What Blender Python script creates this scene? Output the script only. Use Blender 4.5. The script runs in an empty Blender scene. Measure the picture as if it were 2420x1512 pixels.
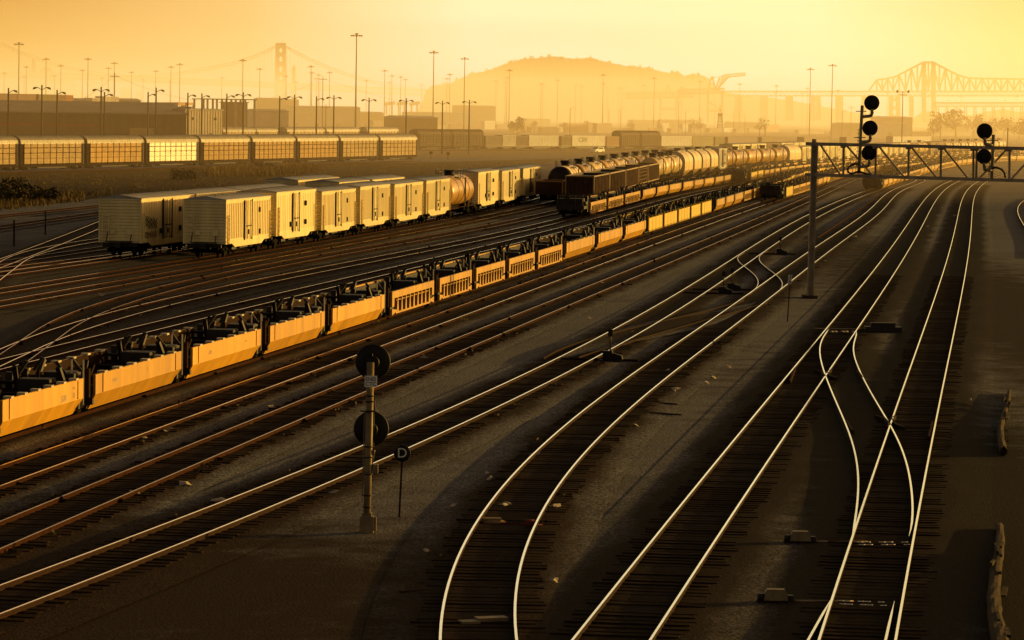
import bpy, math, random
import numpy as np
from mathutils import Vector, Matrix
random.seed(11)
rnd = random.random
def U(a, b): return a + (b - a) * rnd()
scene = bpy.context.scene
COL = scene.collection
R = math.radians
# ---------------------------------------------------------------- camera
F, CX, CY, CH = 8100.0, 1209.5, 756.0, 10.55
PITCH = math.atan((CY - 267.0) / F)
ROLL = R(0.9)
fwd = Vector((0, math.cos(PITCH), -math.sin(PITCH)))
up0 = Vector((0, math.sin(PITCH), math.cos(PITCH)))
rt0 = Vector((1, 0, 0))
rt = rt0 * math.cos(ROLL) + up0 * math.sin(ROLL)
up = up0 * math.cos(ROLL) - rt0 * math.sin(ROLL)
EYE = Vector((0, 0, CH))
cd = bpy.data.cameras.new('camera')
cam = bpy.data.objects.new('camera', cd)
COL.objects.link(cam)
m = Matrix((rt, up, -fwd)).transposed().to_4x4()
m.translation = EYE
cam.matrix_world = m
cd.sensor_width = 36
cd.lens = F / 2419.0 * 36
cd.clip_start = 1
cd.clip_end = 40000
scene.camera = cam

def ray(px, py):
    return (fwd * F + rt * (px - CX) - up * (py - CY)).normalized()
def ground(px, py, z=0.0):
    d = ray(px, py)
    return EYE + d * ((z - CH) / d.z)
def at(px, py, Y):
    d = ray(px, py)
    return EYE + d * (Y / d.y)
def proj(p):
    v = Vector(p) - EYE
    w = v.dot(fwd)
    return CX + F * v.dot(rt) / w, CY - F * v.dot(up) / w

# ---------------------------------------------------------------- materials
def nodes_of(name):
    m = bpy.data.materials.new(name)
    m.use_nodes = True
    nt = m.node_tree
    return m, nt, nt.nodes['Principled BSDF']
def N(nt, t, **kw):
    n = nt.nodes.new(t)
    for k, v in kw.items():
        setattr(n, k, v)
    return n
def mat(name, col, rough=.7, metal=0, var=.35, scale=1.5, dirt=None, dirt_amt=.5, spec=.25, rand=.25, bump=0, bscale=8, streak=False, obj=True, dlo=.45):
    m, nt, b = nodes_of(name)
    L = nt.links.new
    tc = N(nt, 'ShaderNodeTexCoord')
    src = tc.outputs['Object']
    if not obj:
        g = N(nt, 'ShaderNodeNewGeometry')
        src = g.outputs['Position']
    if streak:
        mp = N(nt, 'ShaderNodeMapping')
        mp.inputs['Scale'].default_value = (1.0, 1.0, .12)
        L(src, mp.inputs['Vector'])
        src = mp.outputs['Vector']
    n1 = N(nt, 'ShaderNodeTexNoise'); n1.inputs['Scale'].default_value = scale; n1.inputs['Detail'].default_value = 6; n1.inputs['Roughness'].default_value = .65
    L(src, n1.inputs['Vector'])
    hs = N(nt, 'ShaderNodeMapRange')
    hs.inputs['From Min'].default_value = .3; hs.inputs['From Max'].default_value = .7
    hs.inputs['To Min'].default_value = 1 - var; hs.inputs['To Max'].default_value = 1 + var * .5
    L(n1.outputs['Fac'], hs.inputs['Value'])
    oi = N(nt, 'ShaderNodeObjectInfo')
    rr = N(nt, 'ShaderNodeMapRange')
    rr.inputs['To Min'].default_value = 1 - rand; rr.inputs['To Max'].default_value = 1 + rand * .3
    L(oi.outputs['Random'], rr.inputs['Value'])
    mu = N(nt, 'ShaderNodeMath', operation='MULTIPLY')
    L(hs.outputs['Result'], mu.inputs[0]); L(rr.outputs['Result'], mu.inputs[1])
    mx = N(nt, 'ShaderNodeMix', data_type='RGBA', blend_type='MULTIPLY')
    mx.inputs['Factor'].default_value = 1
    mx.inputs['A'].default_value = (*col, 1)
    L(mu.outputs[0], mx.inputs['B'])
    out = mx.outputs['Result']
    if dirt:
        n2 = N(nt, 'ShaderNodeTexNoise'); n2.inputs['Scale'].default_value = scale * .6; n2.inputs['Detail'].default_value = 8; n2.inputs['Roughness'].default_value = .7
        ad = N(nt, 'ShaderNodeVectorMath', operation='ADD'); ad.inputs[1].default_value = (13.1, 7.7, 3.3)
        L(src, ad.inputs[0])
        ad2 = N(nt, 'ShaderNodeVectorMath', operation='ADD')
        L(ad.outputs[0], ad2.inputs[0]); 
        cmb = N(nt, 'ShaderNodeCombineXYZ'); m3 = N(nt, 'ShaderNodeMath', operation='MULTIPLY'); m3.inputs[1].default_value = 40
        L(oi.outputs['Random'], m3.inputs[0]); L(m3.outputs[0], cmb.inputs['X']); L(cmb.outputs[0], ad2.inputs[1])
        L(ad2.outputs[0], n2.inputs['Vector'])
        mr = N(nt, 'ShaderNodeMapRange'); mr.inputs['From Min'].default_value = dlo; mr.inputs['From Max'].default_value = dlo + .27; mr.inputs['To Max'].default_value = dirt_amt
        L(n2.outputs['Fac'], mr.inputs['Value'])
        m2 = N(nt, 'ShaderNodeMix', data_type='RGBA')
        L(mr.outputs['Result'], m2.inputs['Factor']); L(out, m2.inputs['A']); m2.inputs['B'].default_value = (*dirt, 1)
        out = m2.outputs['Result']
    L(out, b.inputs['Base Color'])
    b.inputs['Roughness'].default_value = rough
    b.inputs['Metallic'].default_value = metal
    b.inputs['Specular IOR Level'].default_value = spec
    if bump:
        n3 = N(nt, 'ShaderNodeTexNoise'); n3.inputs['Scale'].default_value = bscale; n3.inputs['Detail'].default_value = 5
        L(src, n3.inputs['Vector'])
        bp = N(nt, 'ShaderNodeBump'); bp.inputs['Strength'].default_value = bump; bp.inputs['Distance'].default_value = .05
        L(n3.outputs['Fac'], bp.inputs['Height']); L(bp.outputs['Normal'], b.inputs['Normal'])
    return m

def ground_mat(name, c1, c2, c3, fine=22.0, patch=.06, grain=.95, bump=.8, stain=(.02, .015, .01), stain_amt=.5, patches=(), over=None):
    m, nt, b = nodes_of(name)
    L = nt.links.new
    g = N(nt, 'ShaderNodeNewGeometry')
    p = g.outputs['Position']
    def noise(s, d=4, r=.6):
        n = N(nt, 'ShaderNodeTexNoise'); n.inputs['Scale'].default_value = s; n.inputs['Detail'].default_value = d; n.inputs['Roughness'].default_value = r
        L(p, n.inputs['Vector']); return n.outputs['Fac']
    def rng(f, a, bb, c=0, d=1):
        q = N(nt, 'ShaderNodeMapRange'); q.inputs['From Min'].default_value = a; q.inputs['From Max'].default_value = bb
        q.inputs['To Min'].default_value = c; q.inputs['To Max'].default_value = d
        L(f, q.inputs['Value']); return q.outputs['Result']
    def mixc(f, A, B, bt='MIX'):
        q = N(nt, 'ShaderNodeMix', data_type='RGBA', blend_type=bt)
        if isinstance(f, (int, float)): q.inputs['Factor'].default_value = f
        else: L(f, q.inputs['Factor'])
        for s, v in (('A', A), ('B', B)):
            if isinstance(v, tuple): q.inputs[s].default_value = (*v, 1)
            else: L(v, q.inputs[s])
        return q.outputs['Result']
    big = noise(patch, 5, .6)
    mid = noise(.5, 5, .65)
    fi = noise(fine*.6, 2, .8)
    def tone(a, b_, c_): return mixc(rng(mid, .45, .75, 0, .7), mixc(rng(big, .35, .65), a, b_), c_)
    c = tone(c1, c2, c3)
    c = mixc(1.0, c, mixc(rng(noise(6.5, 4, .75), .3, .7), (.55,)*3, (1.5,)*3), 'MULTIPLY')
    st = noise(.13, 6, .7)
    c = mixc(rng(st, .56, .7, 0, stain_amt), c, stain)
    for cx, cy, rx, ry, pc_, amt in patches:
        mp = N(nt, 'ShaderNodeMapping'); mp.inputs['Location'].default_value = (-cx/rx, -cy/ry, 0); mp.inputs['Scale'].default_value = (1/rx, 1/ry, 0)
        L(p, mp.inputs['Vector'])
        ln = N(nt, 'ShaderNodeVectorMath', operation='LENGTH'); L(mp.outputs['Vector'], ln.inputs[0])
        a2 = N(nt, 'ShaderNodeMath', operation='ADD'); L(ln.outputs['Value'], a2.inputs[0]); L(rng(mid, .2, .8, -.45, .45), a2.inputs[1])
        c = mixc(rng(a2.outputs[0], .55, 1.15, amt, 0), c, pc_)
    if over:
        at_ = N(nt, 'ShaderNodeAttribute'); at_.attribute_name = 'inside'
        e_ = N(nt, 'ShaderNodeMath', operation='ADD'); L(at_.outputs['Fac'], e_.inputs[0]); L(rng(mid, .25, .75, -.22, .22), e_.inputs[1])
        e2 = N(nt, 'ShaderNodeMath', operation='ADD'); L(e_.outputs[0], e2.inputs[0]); L(rng(noise(4.5, 4, .7), .25, .75, -.25, .25), e2.inputs[1])
        c = mixc(rng(e2.outputs[0], .2, .85), c, tone(*over))
    c = mixc(1.0, c, mixc(rng(fi, .36, .64), (1 - grain,) * 3, (1 + grain,) * 3), 'MULTIPLY')
    L(c, b.inputs['Base Color'])
    b.inputs['Roughness'].default_value = .95
    b.inputs['Specular IOR Level'].default_value = .05
    bp = N(nt, 'ShaderNodeBump'); bp.inputs['Strength'].default_value = bump; bp.inputs['Distance'].default_value = .06
    L(fi, bp.inputs['Height']); L(bp.outputs['Normal'], b.inputs['Normal'])
    return m

M = {}
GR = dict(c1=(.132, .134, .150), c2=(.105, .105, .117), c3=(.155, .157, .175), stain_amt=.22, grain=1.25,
   patches=[(2, 55, 26, 42, (.048, .043, .042), .75), (-8.5, 74, 9, 15, (.018, .010, .005), .97), (-16, 80, 9, 14, (.018, .010, .005), .95),  # first patch paints a lens vignette over the foreground; the others are soil
      (13.5, 82, 7.0, 70, (.007, .0045, .003), .97), (28, 185, 10, 150, (.020, .013, .008), .96), (-24, 215, 20, 115, (.045, .038, .032), .88),  # first two darken the right edge, vignette painted over dark ballast
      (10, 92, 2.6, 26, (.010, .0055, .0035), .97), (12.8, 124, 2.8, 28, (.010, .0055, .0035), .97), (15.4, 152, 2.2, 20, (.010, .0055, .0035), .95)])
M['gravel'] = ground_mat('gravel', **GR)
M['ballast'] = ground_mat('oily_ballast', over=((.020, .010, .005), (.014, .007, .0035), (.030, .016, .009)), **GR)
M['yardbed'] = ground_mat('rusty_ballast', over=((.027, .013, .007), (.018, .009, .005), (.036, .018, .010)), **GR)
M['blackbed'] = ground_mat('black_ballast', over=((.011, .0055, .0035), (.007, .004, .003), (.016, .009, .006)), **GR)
M['soil'] = ground_mat('dark_soil', (.032, .02, .010), (.022, .014, .008), (.045, .029, .014), fine=9, grain=.5)
M['field'] = ground_mat('dry_field', (.06, .042, .014), (.04, .027, .010), (.08, .056, .02), fine=5, grain=.6, patch=.035)
M['dirt'] = ground_mat('dirt_road', (.20, .155, .11), (.16, .12, .08), (.23, .18, .13), fine=6, grain=.3, stain_amt=.2)
M['verge'] = ground_mat('earth_verge', (.04, .022, .012), (.03, .017, .01), (.05, .03, .015), fine=10, grain=.5)
M['steel'] = mat('polished_rail_steel', (.88, .80, .67), .2, 1, .12, 3, rand=.05, spec=.5)
M['steel_dull'] = mat('dull_rail_steel', (.55, .40, .27), .33, 1, .35, 2, dirt=(.16, .07, .03), dirt_amt=.8, rand=.1)
M['rust'] = mat('rusty_steel', (.042, .015, .0055), .9, 0, .4, 3, rand=.1, spec=.03)
M['rust_dark'] = mat('dark_rusty_steel', (.03, .014, .007), .85, 0, .4, 3, rand=.1, spec=.05)
M['wood'] = mat('creosoted_wood', (.034, .019, .011), .95, 0, .6, 1.2, rand=.3, spec=.02, obj=False)
M['reefer'] = mat('dirty_cream_paint', (.93, .77, .38), .5, 0, .16, 1.2, dirt=(.34, .22, .11), dirt_amt=.4, rand=.15, streak=True, spec=.35)
M['reefer_roof'] = mat('weathered_roof_paint', (.42, .39, .34), .5, .2, .35, 1.0, dirt=(.15, .10, .06), dirt_amt=.5, rand=.2)
M['brownbox'] = mat('brown_paint', (.17, .085, .04), .65, 0, .3, 1.0, dirt=(.07, .04, .02), dirt_amt=.6, rand=.3, streak=True)
M['dark'] = mat('grimy_black_metal', (.025, .017, .012), .6, .0, .4, 3, rand=.3, spec=.3)
M['undergear'] = mat('shaded_running_gear', (.012, .008, .006), .9, 0, .4, 3, rand=.3, spec=.05)  # shade below the car sills is put into this near-black colour
M['darker'] = mat('black_paint', (.012, .009, .008), .55, 0, .3, 3, rand=.2, spec=.2)
M['yellow'] = mat('yellow_paint', (.66, .345, .008), .55, 0, .22, .8, dirt=(.22, .095, .015), dirt_amt=.68, rand=.18, streak=True, spec=.35)
M['yellow_bright'] = mat('bright_yellow_paint', (.88, .60, .045), .55, 0, .2, 1, dirt=(.3, .16, .03), dirt_amt=.35, rand=.12, streak=True)
M['tab'] = mat('worn_pale_paint', (.6, .52, .38), .5, 0, .2, 2)
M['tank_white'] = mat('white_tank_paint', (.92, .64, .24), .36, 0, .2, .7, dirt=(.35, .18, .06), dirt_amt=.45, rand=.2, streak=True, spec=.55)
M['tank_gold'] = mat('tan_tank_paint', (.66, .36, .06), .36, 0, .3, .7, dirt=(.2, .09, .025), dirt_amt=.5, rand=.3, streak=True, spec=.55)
M['tank_black'] = mat('black_tank_paint', (.02, .014, .01), .45, .1, .3, 1, rand=.1)
M['silver'] = mat('galvanised_panel', (.44, .285, .10), .55, .1, .3, 1.0, dirt=(.17, .10, .04), dirt_amt=.7, rand=.2)
M['rackyellow'] = mat('yellow_rack_panel', (.50, .29, .06), .55, .1, .3, 1.0, dirt=(.2, .11, .035), dirt_amt=.65, rand=.25)
M['rackwhite'] = mat('white_rack_panel', (.80, .73, .62), .4, .35, .2, 1.0, dirt=(.45, .34, .2), dirt_amt=.35, rand=.05)
M['rackroof'] = mat('rack_roof_sheet', (.40, .36, .29), .5, .3, .3, 1.0, rand=.3)
M['hopper'] = mat('rusty_brown_hopper', (.05, .022, .010), .7, 0, .35, 1.2, dirt=(.07, .035, .018), dirt_amt=.6, rand=.2)
M['hopper_rib'] = mat('sunlit_hopper_rib', (.22, .115, .04), .6, 0, .35, 1.2, rand=.2)  # paler than the body: sunlight on the ribs put into the colour
M['hopper_edge'] = mat('sunlit_hopper_edge', (.32, .2, .08), .5, .2, .3, 2)  # sunlit look of the car edges painted in as a paler tone
M['wall_grey'] = mat('grey_corrugated_sheet', (.10, .075, .05), .7, 0, .2, .3, rand=.2, dirt=(.10, .07, .05), dirt_amt=.4)
M['wall_pale'] = mat('pale_corrugated_sheet', (.5, .42, .32), .7, 0, .2, .3, rand=.2, dirt=(.3, .22, .14), dirt_amt=.4)
M['wall_brown'] = mat('brown_wall', (.20, .11, .055), .8, 0, .25, .3, rand=.3)
M['wall_red'] = mat('red_band', (.22, .045, .02), .7, 0, .2, .3)
M['roof_grey'] = mat('grey_roof_sheet', (.26, .23, .20), .6, 0, .25, .2, rand=.2)
M['c_orange'] = mat('orange_container', (.45, .18, .04), .6, 0, .25, .6, rand=.3, dirt=(.2, .09, .03), dirt_amt=.4)
M['c_brown'] = mat('brown_container', (.20, .09, .04), .6, 0, .25, .6, rand=.35, dirt=(.1, .05, .02), dirt_amt=.4)
M['c_white'] = mat('white_container', (.58, .52, .44), .55, 0, .2, .6, rand=.2, dirt=(.3, .2, .12), dirt_amt=.4)
M['c_purple'] = mat('dull_purple_container', (.14, .075, .075), .6, 0, .25, .6, rand=.3)
M['c_green'] = mat('olive_container', (.20, .15, .05), .6, 0, .25, .6, rand=.3)
M['pole'] = mat('galvanised_pole', (.18, .15, .12), .5, .4, .2, .3, rand=.2)
M['pole_dark'] = mat('tarred_timber_pole', (.035, .022, .014), .8, 0, .3, .5, rand=.2)
M['lamp'] = mat('lamp_housing', (.10, .08, .06), .5, .2, .2, 1)
M['mast'] = mat('weathered_mast_paint', (.30, .23, .13), .6, .1, .35, 2.5, dirt=(.09, .06, .03), dirt_amt=.6)
M['truss'] = mat('weathered_steel_truss', (.36, .30, .21), .6, .1, .3, 2.5, rand=.1, dirt=(.12, .075, .04), dirt_amt=.5)
M['concrete'] = mat('weathered_concrete', (.05, .034, .02), .9, 0, .35, 1.2, dirt=(.08, .055, .035), dirt_amt=.7, bump=.8, bscale=3, spec=.1)
M['white'] = mat('sign_white', (.85, .84, .82), .6, 0, .15, 6)
M['black'] = mat('sign_black', (.01, .008, .007), .6, 0, .1, 6)
M['paper'] = mat('paper_scrap', (.62, .54, .44), .8, 0, .3, 5, rand=.5)
M['redpipe'] = mat('faded_red_paint', (.16, .02, .015), .7, 0, .3, 4)
M['far_steel'] = mat('far_bridge_steel', (.11, .085, .06), .7, 0, .1, .02)
M['far_rock'] = mat('far_hill', (.10, .075, .04), 1, 0, .3, .004, spec=0, obj=False)
M['far_tree'] = mat('far_foliage', (.10, .075, .04), 1, 0, .4, .02, spec=0, obj=False)
M['far_city'] = mat('far_city_wall', (.2, .16, .13), .9, 0, .2, .02)
M['leaf'] = mat('dry_foliage', (.075, .055, .018), .8, 0, .5, 2, rand=.3, spec=.15)
M['grass'] = mat('dry_grass_blades', (.24, .16, .045), .8, 0, .5, .12, spec=.15, obj=False)
M['bark'] = mat('bark', (.06, .04, .025), .9, 0, .4, 4)
M['glass'] = mat('dark_glass', (.03, .025, .02), .08, .2, .1, 2, spec=.6)
M['car_white'] = mat('white_car_paint', (.9, .88, .84), .25, 0, .05, 2, spec=.6)
M['tyre'] = mat('tyre_rubber', (.015, .013, .012), .8, 0, .2, 5)
M['shutter'] = mat('yellowish_shutter', (.42, .30, .14), .6, .1, .2, .5)

# ---------------------------------------------------------------- mesh helper
class MB:
    def __init__(s): s.v = []; s.f = []; s.m = []; s.sm = []
    def add(s, vs, fs, mi=0, smooth=False):
        o = len(s.v)
        s.v += [tuple(v) for v in vs]
        for f in fs:
            s.f.append(tuple(i + o for i in f)); s.m.append(mi); s.sm.append(smooth)
        return s
    def box(s, x0, x1, y0, y1, z0, z1, mi=0):
        return s.add([(x0,y0,z0),(x1,y0,z0),(x1,y1,z0),(x0,y1,z0),(x0,y0,z1),(x1,y0,z1),(x1,y1,z1),(x0,y1,z1)],
              [(0,3,2,1),(4,5,6,7),(0,1,5,4),(1,2,6,5),(2,3,7,6),(3,0,4,7)], mi)
    def prism(s, prof, x0, x1, mi=0, axis='x', smooth=False, caps=True):
        n = len(prof)
        if axis == 'x': vs = [(x0, a, b) for a, b in prof] + [(x1, a, b) for a, b in prof]
        elif axis == 'y': vs = [(a, x0, b) for a, b in prof] + [(a, x1, b) for a, b in prof]
        else: vs = [(a, b, x0) for a, b in prof] + [(a, b, x1) for a, b in prof]
        fs = [(i, (i+1) % n, n + (i+1) % n, n + i) for i in range(n)]
        s.add(vs, fs, mi, smooth)
        if caps: s.add(vs, [tuple(range(n))[::-1], tuple(range(n, 2*n))], mi)
        return s
    def tube(s, p, q, r, n=6, mi=0, r2=None, smooth=True):
        p = Vector(p); q = Vector(q); d = (q - p)
        if d.length < 1e-6: return s
        d.normalize()
        a = d.orthogonal().normalized(); b = d.cross(a)
        r2 = r if r2 is None else r2
        vs = [p + (a*math.cos(2*math.pi*i/n) + b*math.sin(2*math.pi*i/n))*r for i in range(n)] + \
             [q + (a*math.cos(2*math.pi*i/n) + b*math.sin(2*math.pi*i/n))*r2 for i in range(n)]
        s.add(vs, [(i, (i+1) % n, n+(i+1) % n, n+i) for i in range(n)], mi, smooth and n > 4)
        s.add(vs, [tuple(range(n))[::-1], tuple(range(n, 2*n))], mi)
        return s
    def bar(s, p, q, w, h=None, mi=0, upv=(0,0,1)):
        p = Vector(p); q = Vector(q); d = (q-p).normalized()
        a = d.cross(Vector(upv))
        if a.length < 1e-4: a = d.orthogonal()
        a.normalize(); b = a.cross(d)
        h = w if h is None else h
        vs = []
        for c in (p, q):
            for sa, sb in ((-1,-1),(1,-1),(1,1),(-1,1)): vs.append(c + a*(sa*w/2) + b*(sb*h/2))
        return s.add(vs, [(0,1,2,3),(7,6,5,4),(0,4,5,1),(1,5,6,2),(2,6,7,3),(3,7,4,0)], mi)
    def path(s, pts, r, n=6, mi=0):
        for a, b in zip(pts, pts[1:]): s.tube(a, b, r, n, mi)
        return s
    def lathe(s, prof, c=(0,0,0), axis='z', n=24, mi=0, smooth=True):
        vs = []; c = Vector(c)
        for r, h in prof:
            for i in range(n):
                a = 2*math.pi*i/n; x, y = r*math.cos(a), r*math.sin(a)
                vs.append(c + Vector({'z': (x, y, h), 'x': (h, x, y), 'y': (x, h, y)}[axis]))
        fs = []
        for k in range(len(prof)-1):
            for i in range(n):
                fs.append((k*n+i, k*n+(i+1) % n, (k+1)*n+(i+1) % n, (k+1)*n+i))
        s.add(vs, fs, mi, smooth)
        s.add(vs, [tuple(range(n))[::-1], tuple(range((len(prof)-1)*n, len(prof)*n))], mi)
        return s
    def build(s, name, mats, parent=None, loc=None):
        me = bpy.data.meshes.new(name)
        me.from_pydata(s.v, [], s.f)
        if not isinstance(mats, (list, tuple)): mats = [mats]
        for mm in mats: me.materials.append(M[mm] if isinstance(mm, str) else mm)
        me.polygons.foreach_set('material_index', s.m)
        me.polygons.foreach_set('use_smooth', s.sm)
        import bmesh
        b = bmesh.new(); b.from_mesh(me)
        bmesh.ops.remove_doubles(b, verts=b.verts, dist=1e-5)
        bmesh.ops.recalc_face_normals(b, faces=b.faces)
        b.to_mesh(me); b.free()
        o = bpy.data.objects.new(name, me)
        COL.objects.link(o)
        if parent: o.parent = parent
        if loc is not None: o.location = loc
        return o
def tag(o, label=None, cat=None, group=None, kind=None):
    for k, v in (('label', label), ('category', cat), ('group', group), ('kind', kind)):
        if v: o[k] = v
    return o
def empty(name, loc=(0,0,0), rz=0, label=None, cat=None, group=None):
    o = bpy.data.objects.new(name, None); COL.objects.link(o)
    o.location = loc; o.rotation_euler = (0, 0, rz); o.empty_display_size = .5
    return tag(o, label, cat, group)
def dup_part(o, parent):
    c = o.copy(); COL.objects.link(c); c.parent = parent
    for ch in o.children: dup_part(ch, c)
    return c
def dup(root):
    c = root.copy(); COL.objects.link(c)
    for ch in root.children: dup_part(ch, c)
    return c
ONES = 'first second third fourth fifth sixth seventh eighth ninth tenth eleventh twelfth thirteenth fourteenth fifteenth sixteenth seventeenth eighteenth nineteenth'.split()
TENS = {2: 'twent', 3: 'thirt', 4: 'fort', 5: 'fift', 6: 'sixt', 7: 'sevent', 8: 'eight', 9: 'ninet'}
def ordw(n):
    if n < 20: return ONES[n-1]
    t, u = divmod(n, 10)
    return TENS[t] + ('ieth' if u == 0 else 'y-' + ONES[u-1])
HAZE, SKY_S, AIRLIGHT, HZ0, HZT = 5.2e-4, .072, .57, 420, 64
DENO = True
# ---------------------------------------------------------------- tracks
RZ = .20          # rail top above ground
HG = .7525        # half distance of rail centres
class Path:
    def __init__(s, L=(), Rr=(), C=(), deg=3, y0=None, y1=None, z=RZ):
        pts = []
        for lst, off in ((L, HG), (Rr, -HG), (C, 0)):
            for px, py in lst:
                g = ground(px, py, z); pts.append((g.x + off*1.012, g.y))
        pts.sort(key=lambda p: p[1])
        ys = np.array([p[1] for p in pts]); xs = np.array([p[0] for p in pts])
        s.pts = pts
        s.a, s.b = ys.min(), ys.max()
        s.mid, s.half = (s.a+s.b)/2, max((s.b-s.a)/2, 1)
        w = 100.0/ys
        s.co = np.polyfit((ys-s.mid)/s.half, xs, min(deg, len(pts)-1), w=w)
        s.dco = np.polyder(s.co)
        s.y0 = s.a if y0 is None else y0
        s.y1 = s.b if y1 is None else y1
        s.master = None; s.yb = None
    def raw(s, Y):
        yc = min(max(Y, s.a), s.b)
        t = (yc-s.mid)/s.half
        return float(np.polyval(s.co, t)) + (Y-yc)*float(np.polyval(s.dco, t))/s.half
    def X(s, Y):
        if s.master and Y > s.yb: return s.raw(s.yb) + s.master.X(Y) - s.master.X(s.yb)
        return s.raw(Y)
    def dX(s, Y): return (s.X(Y+1) - s.X(Y-1))/2
    def P(s, Y, off=0, z=0):
        k = s.dX(Y); n = 1/math.hypot(1, k)
        return Vector((s.X(Y) + off*n, Y - off*k*n, z))
    def Yat(s, px, off=0, z=.9):
        lo, hi = 55.0, 2500.0
        for _ in range(50):
            mi = (lo+hi)/2
            if proj(s.P(mi, off, z))[0] < px: lo = mi
            else: hi = mi
        return (lo+hi)/2
    def samples(s, y0=None, y1=None, fine=None):
        y = s.y0 if y0 is None else y0; e = s.y1 if y1 is None else y1
        out = []
        while y < e:
            out.append(y); y += max(1.5, y*.018) if fine is None or y > 260 else fine
        out.append(e)
        return out
    def extend(s, master, yb, y1): s.master, s.yb, s.y1 = master, yb, y1; return s

PT = {}
PT['main_right'] = Path(L=[(1932,1512),(1969,1406),(2014,1271.5),(2062,1134),(2102,1001),(2215,670),(2293,440),(2317,426)],
   Rr=[(2114,1512),(2157,1284),(2184,1134),(2204,1036),(2272,680),(2300.6,527),(2315.6,442),(2337,426),(2385,409.6),(2419,406)], deg=4, y0=60, y1=700)
PT['main_left'] = Path(L=[(1350,1512),(1814,946.5),(2027,680),(2043,661.5),(2159,512),(2225.7,435),(2255.7,422),(2284,416.5),(2367,402),(2419,396.5)],
   Rr=[(1535,1512),(1850.6,1039.5),(1950.6,891.5),(2024,776.5),(2087,680),(2099,661.5),(2207,497),(2248,432),(2277,424)], deg=4, y0=60, y1=760)
PT['curved'] = Path(L=[(1035,1512),(1120,1249),(1191,1134),(1414.6,945),(1572,832),(1692,744.5),(1757,697),(1814,660),(1908,597),(1924,586),(1989,540),(2067,485),(2159,421)],
   Rr=[(1217.5,1512),(1240,1374),(1262.5,1244),(1315,1134),(1514.6,945),(1659.6,827),(1744.6,764.5),(1814,706),(1874,657),(1922,621),(1974,590),(2032,537),(2092,487),(2179,422)], deg=7, y0=60, y1=600)
PT['signal'] = Path(L=[(0,1368),(605,1171),(865,1060),(1090,946),(1210,882),(1457,752),(1710,621),(1814,569.7),(1912,516),(1926,507),(2047,445)],
   Rr=[(0,1428),(605,1225),(857,1126),(940,1087.5),(973,1070),(1192,946),(1210,937),(1372,842),(1487,777),(1752,624.5),(1814,592.5),(1912,539),(1924,530),(2034,465),(2085,439),(2119,424),(2177,409),(2203,404),(2305,392),(2377,384),(2419,379)], deg=5, y0=68, y1=800)
PT['second'] = Path(L=[(0,1230),(605,986.5),(855,889),(925,859),(1209.6,746.5),(1510,624.5),(1665,568),(1814,502.4),(1914,462),(1994,428.6)],
   Rr=[(0,1297),(605,1036.5),(865,925),(892,911.5),(1209.6,778.5),(1480,661),(1710,570),(1814,519),(1914,475),(2017,427)], deg=4, y0=75)
PT['third'] = Path(L=[(0,1100),(162,1039.5),(605,889.5),(797,824),(1067,734),(1209.6,682),(1610,535),(1814,472)],
   Rr=[(0,1155),(285,1039.5),(605,925),(845,836.5),(895,818),(1209.6,704),(1272,680),(1602,555),(1814,482)], deg=3, y0=80)
PT['wells_near'] = Path(Rr=[(0,1036),(605,845),(677,824),(885,754),(1042,709),(1120,684),(1210,652.5),(1317,621),(1480,567),(1530,549),(1685,500)], deg=3, y0=85)
PT['behind_wells'] = Path(L=[(0,849),(80,828),(272,784),(605,703),(887,640.5),(1210,566.5),(1460,500),(1722,438.6)], Rr=[(230,814),(605,721.5),(905,650.5),(1424.6,520),(1722,445)], deg=4, y0=120)
PT['wells_mid'] = Path(L=[(37,809),(187,754),(240,740.5),(382,708),(605,661.5),(1210,538),(1392,500)], Rr=[(105,821),(262,758),(605,678),(1210,551),(1434.6,497),(1519.6,471),(1609.6,455),(1687,438),(1749,425)], deg=5, y0=128)
PT['gondolas'] = Path(L=[(160,744),(225,710.5),(312,688),(412,672),(605,629),(1210,517),(1314.6,493.6)], Rr=[(175,781.5),(235,738),(362,698),(605,643),(1210,529),(1329.6,502),(1400,478),(1435.5,466),(1554,443),(1606,427),(1696,411),(1738,405),(1863,394),(1988,384),(2148,375),(2300,364),(2400,357)], deg=7, y0=135, y1=1150)
PT['tanks'] = Path(L=[(0,712),(335,650.5),(605,609.5),(1210,495.3),(1323,472)], Rr=[(0,724),(342,660),(605,618),(1210,503),(1325,477)], deg=3, y0=160)
PT['reefers'] = Path(L=[(0,680.5),(365,624)], Rr=[(0,693),(362,633),(605,596),(817,560),(1005,526),(1210,484)], deg=3, y0=170)
PT['reefers_left'] = Path(Rr=[(0,653),(307,612)], L=[(0,641),(250,605)], deg=1, y0=190)
PT['left_a'] = Path(L=[(0,612),(112,572),(177,548),(227,525.5)], Rr=[(0,633),(82,600),(160,570),(207,550),(225,543)], deg=2, y0=205, y1=330)
PT['left_b'] = Path(L=[(0,619),(42,599),(162,574),(225,564)], deg=2, y0=200, y1=330)
PT['left_c'] = Path(L=[(0,633),(244,603)], deg=1, y0=190, y1=330)
PT['left_d'] = Path(L=[(0,618),(77,603),(225,585.5)], deg=1, y0=200, y1=330)
PT['field_a'] = Path(L=[(0,507),(227,484)], deg=1, y0=260, y1=420)
PT['field_b'] = Path(L=[(0,532),(227,500.5)], deg=1, y0=250, y1=420)
G = PT['gondolas']
for k, yb in (('second', 560), ('third', 520), ('wells_near', 500), ('behind_wells', 500), ('wells_mid', 610), ('tanks', 430), ('reefers', 430)):
    PT[k].extend(G, yb, 900)
class Shift:
    pass
def shifted(src, off, y0, y1):
    p = Path.__new__(Path)
    p.__dict__.update(src.__dict__)
    p.co = src.co.copy(); p.co[-1] += off
    p.y0, p.y1 = y0, y1
    return p
PT['reefers_left'].extend(G, 330, 700)
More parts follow.
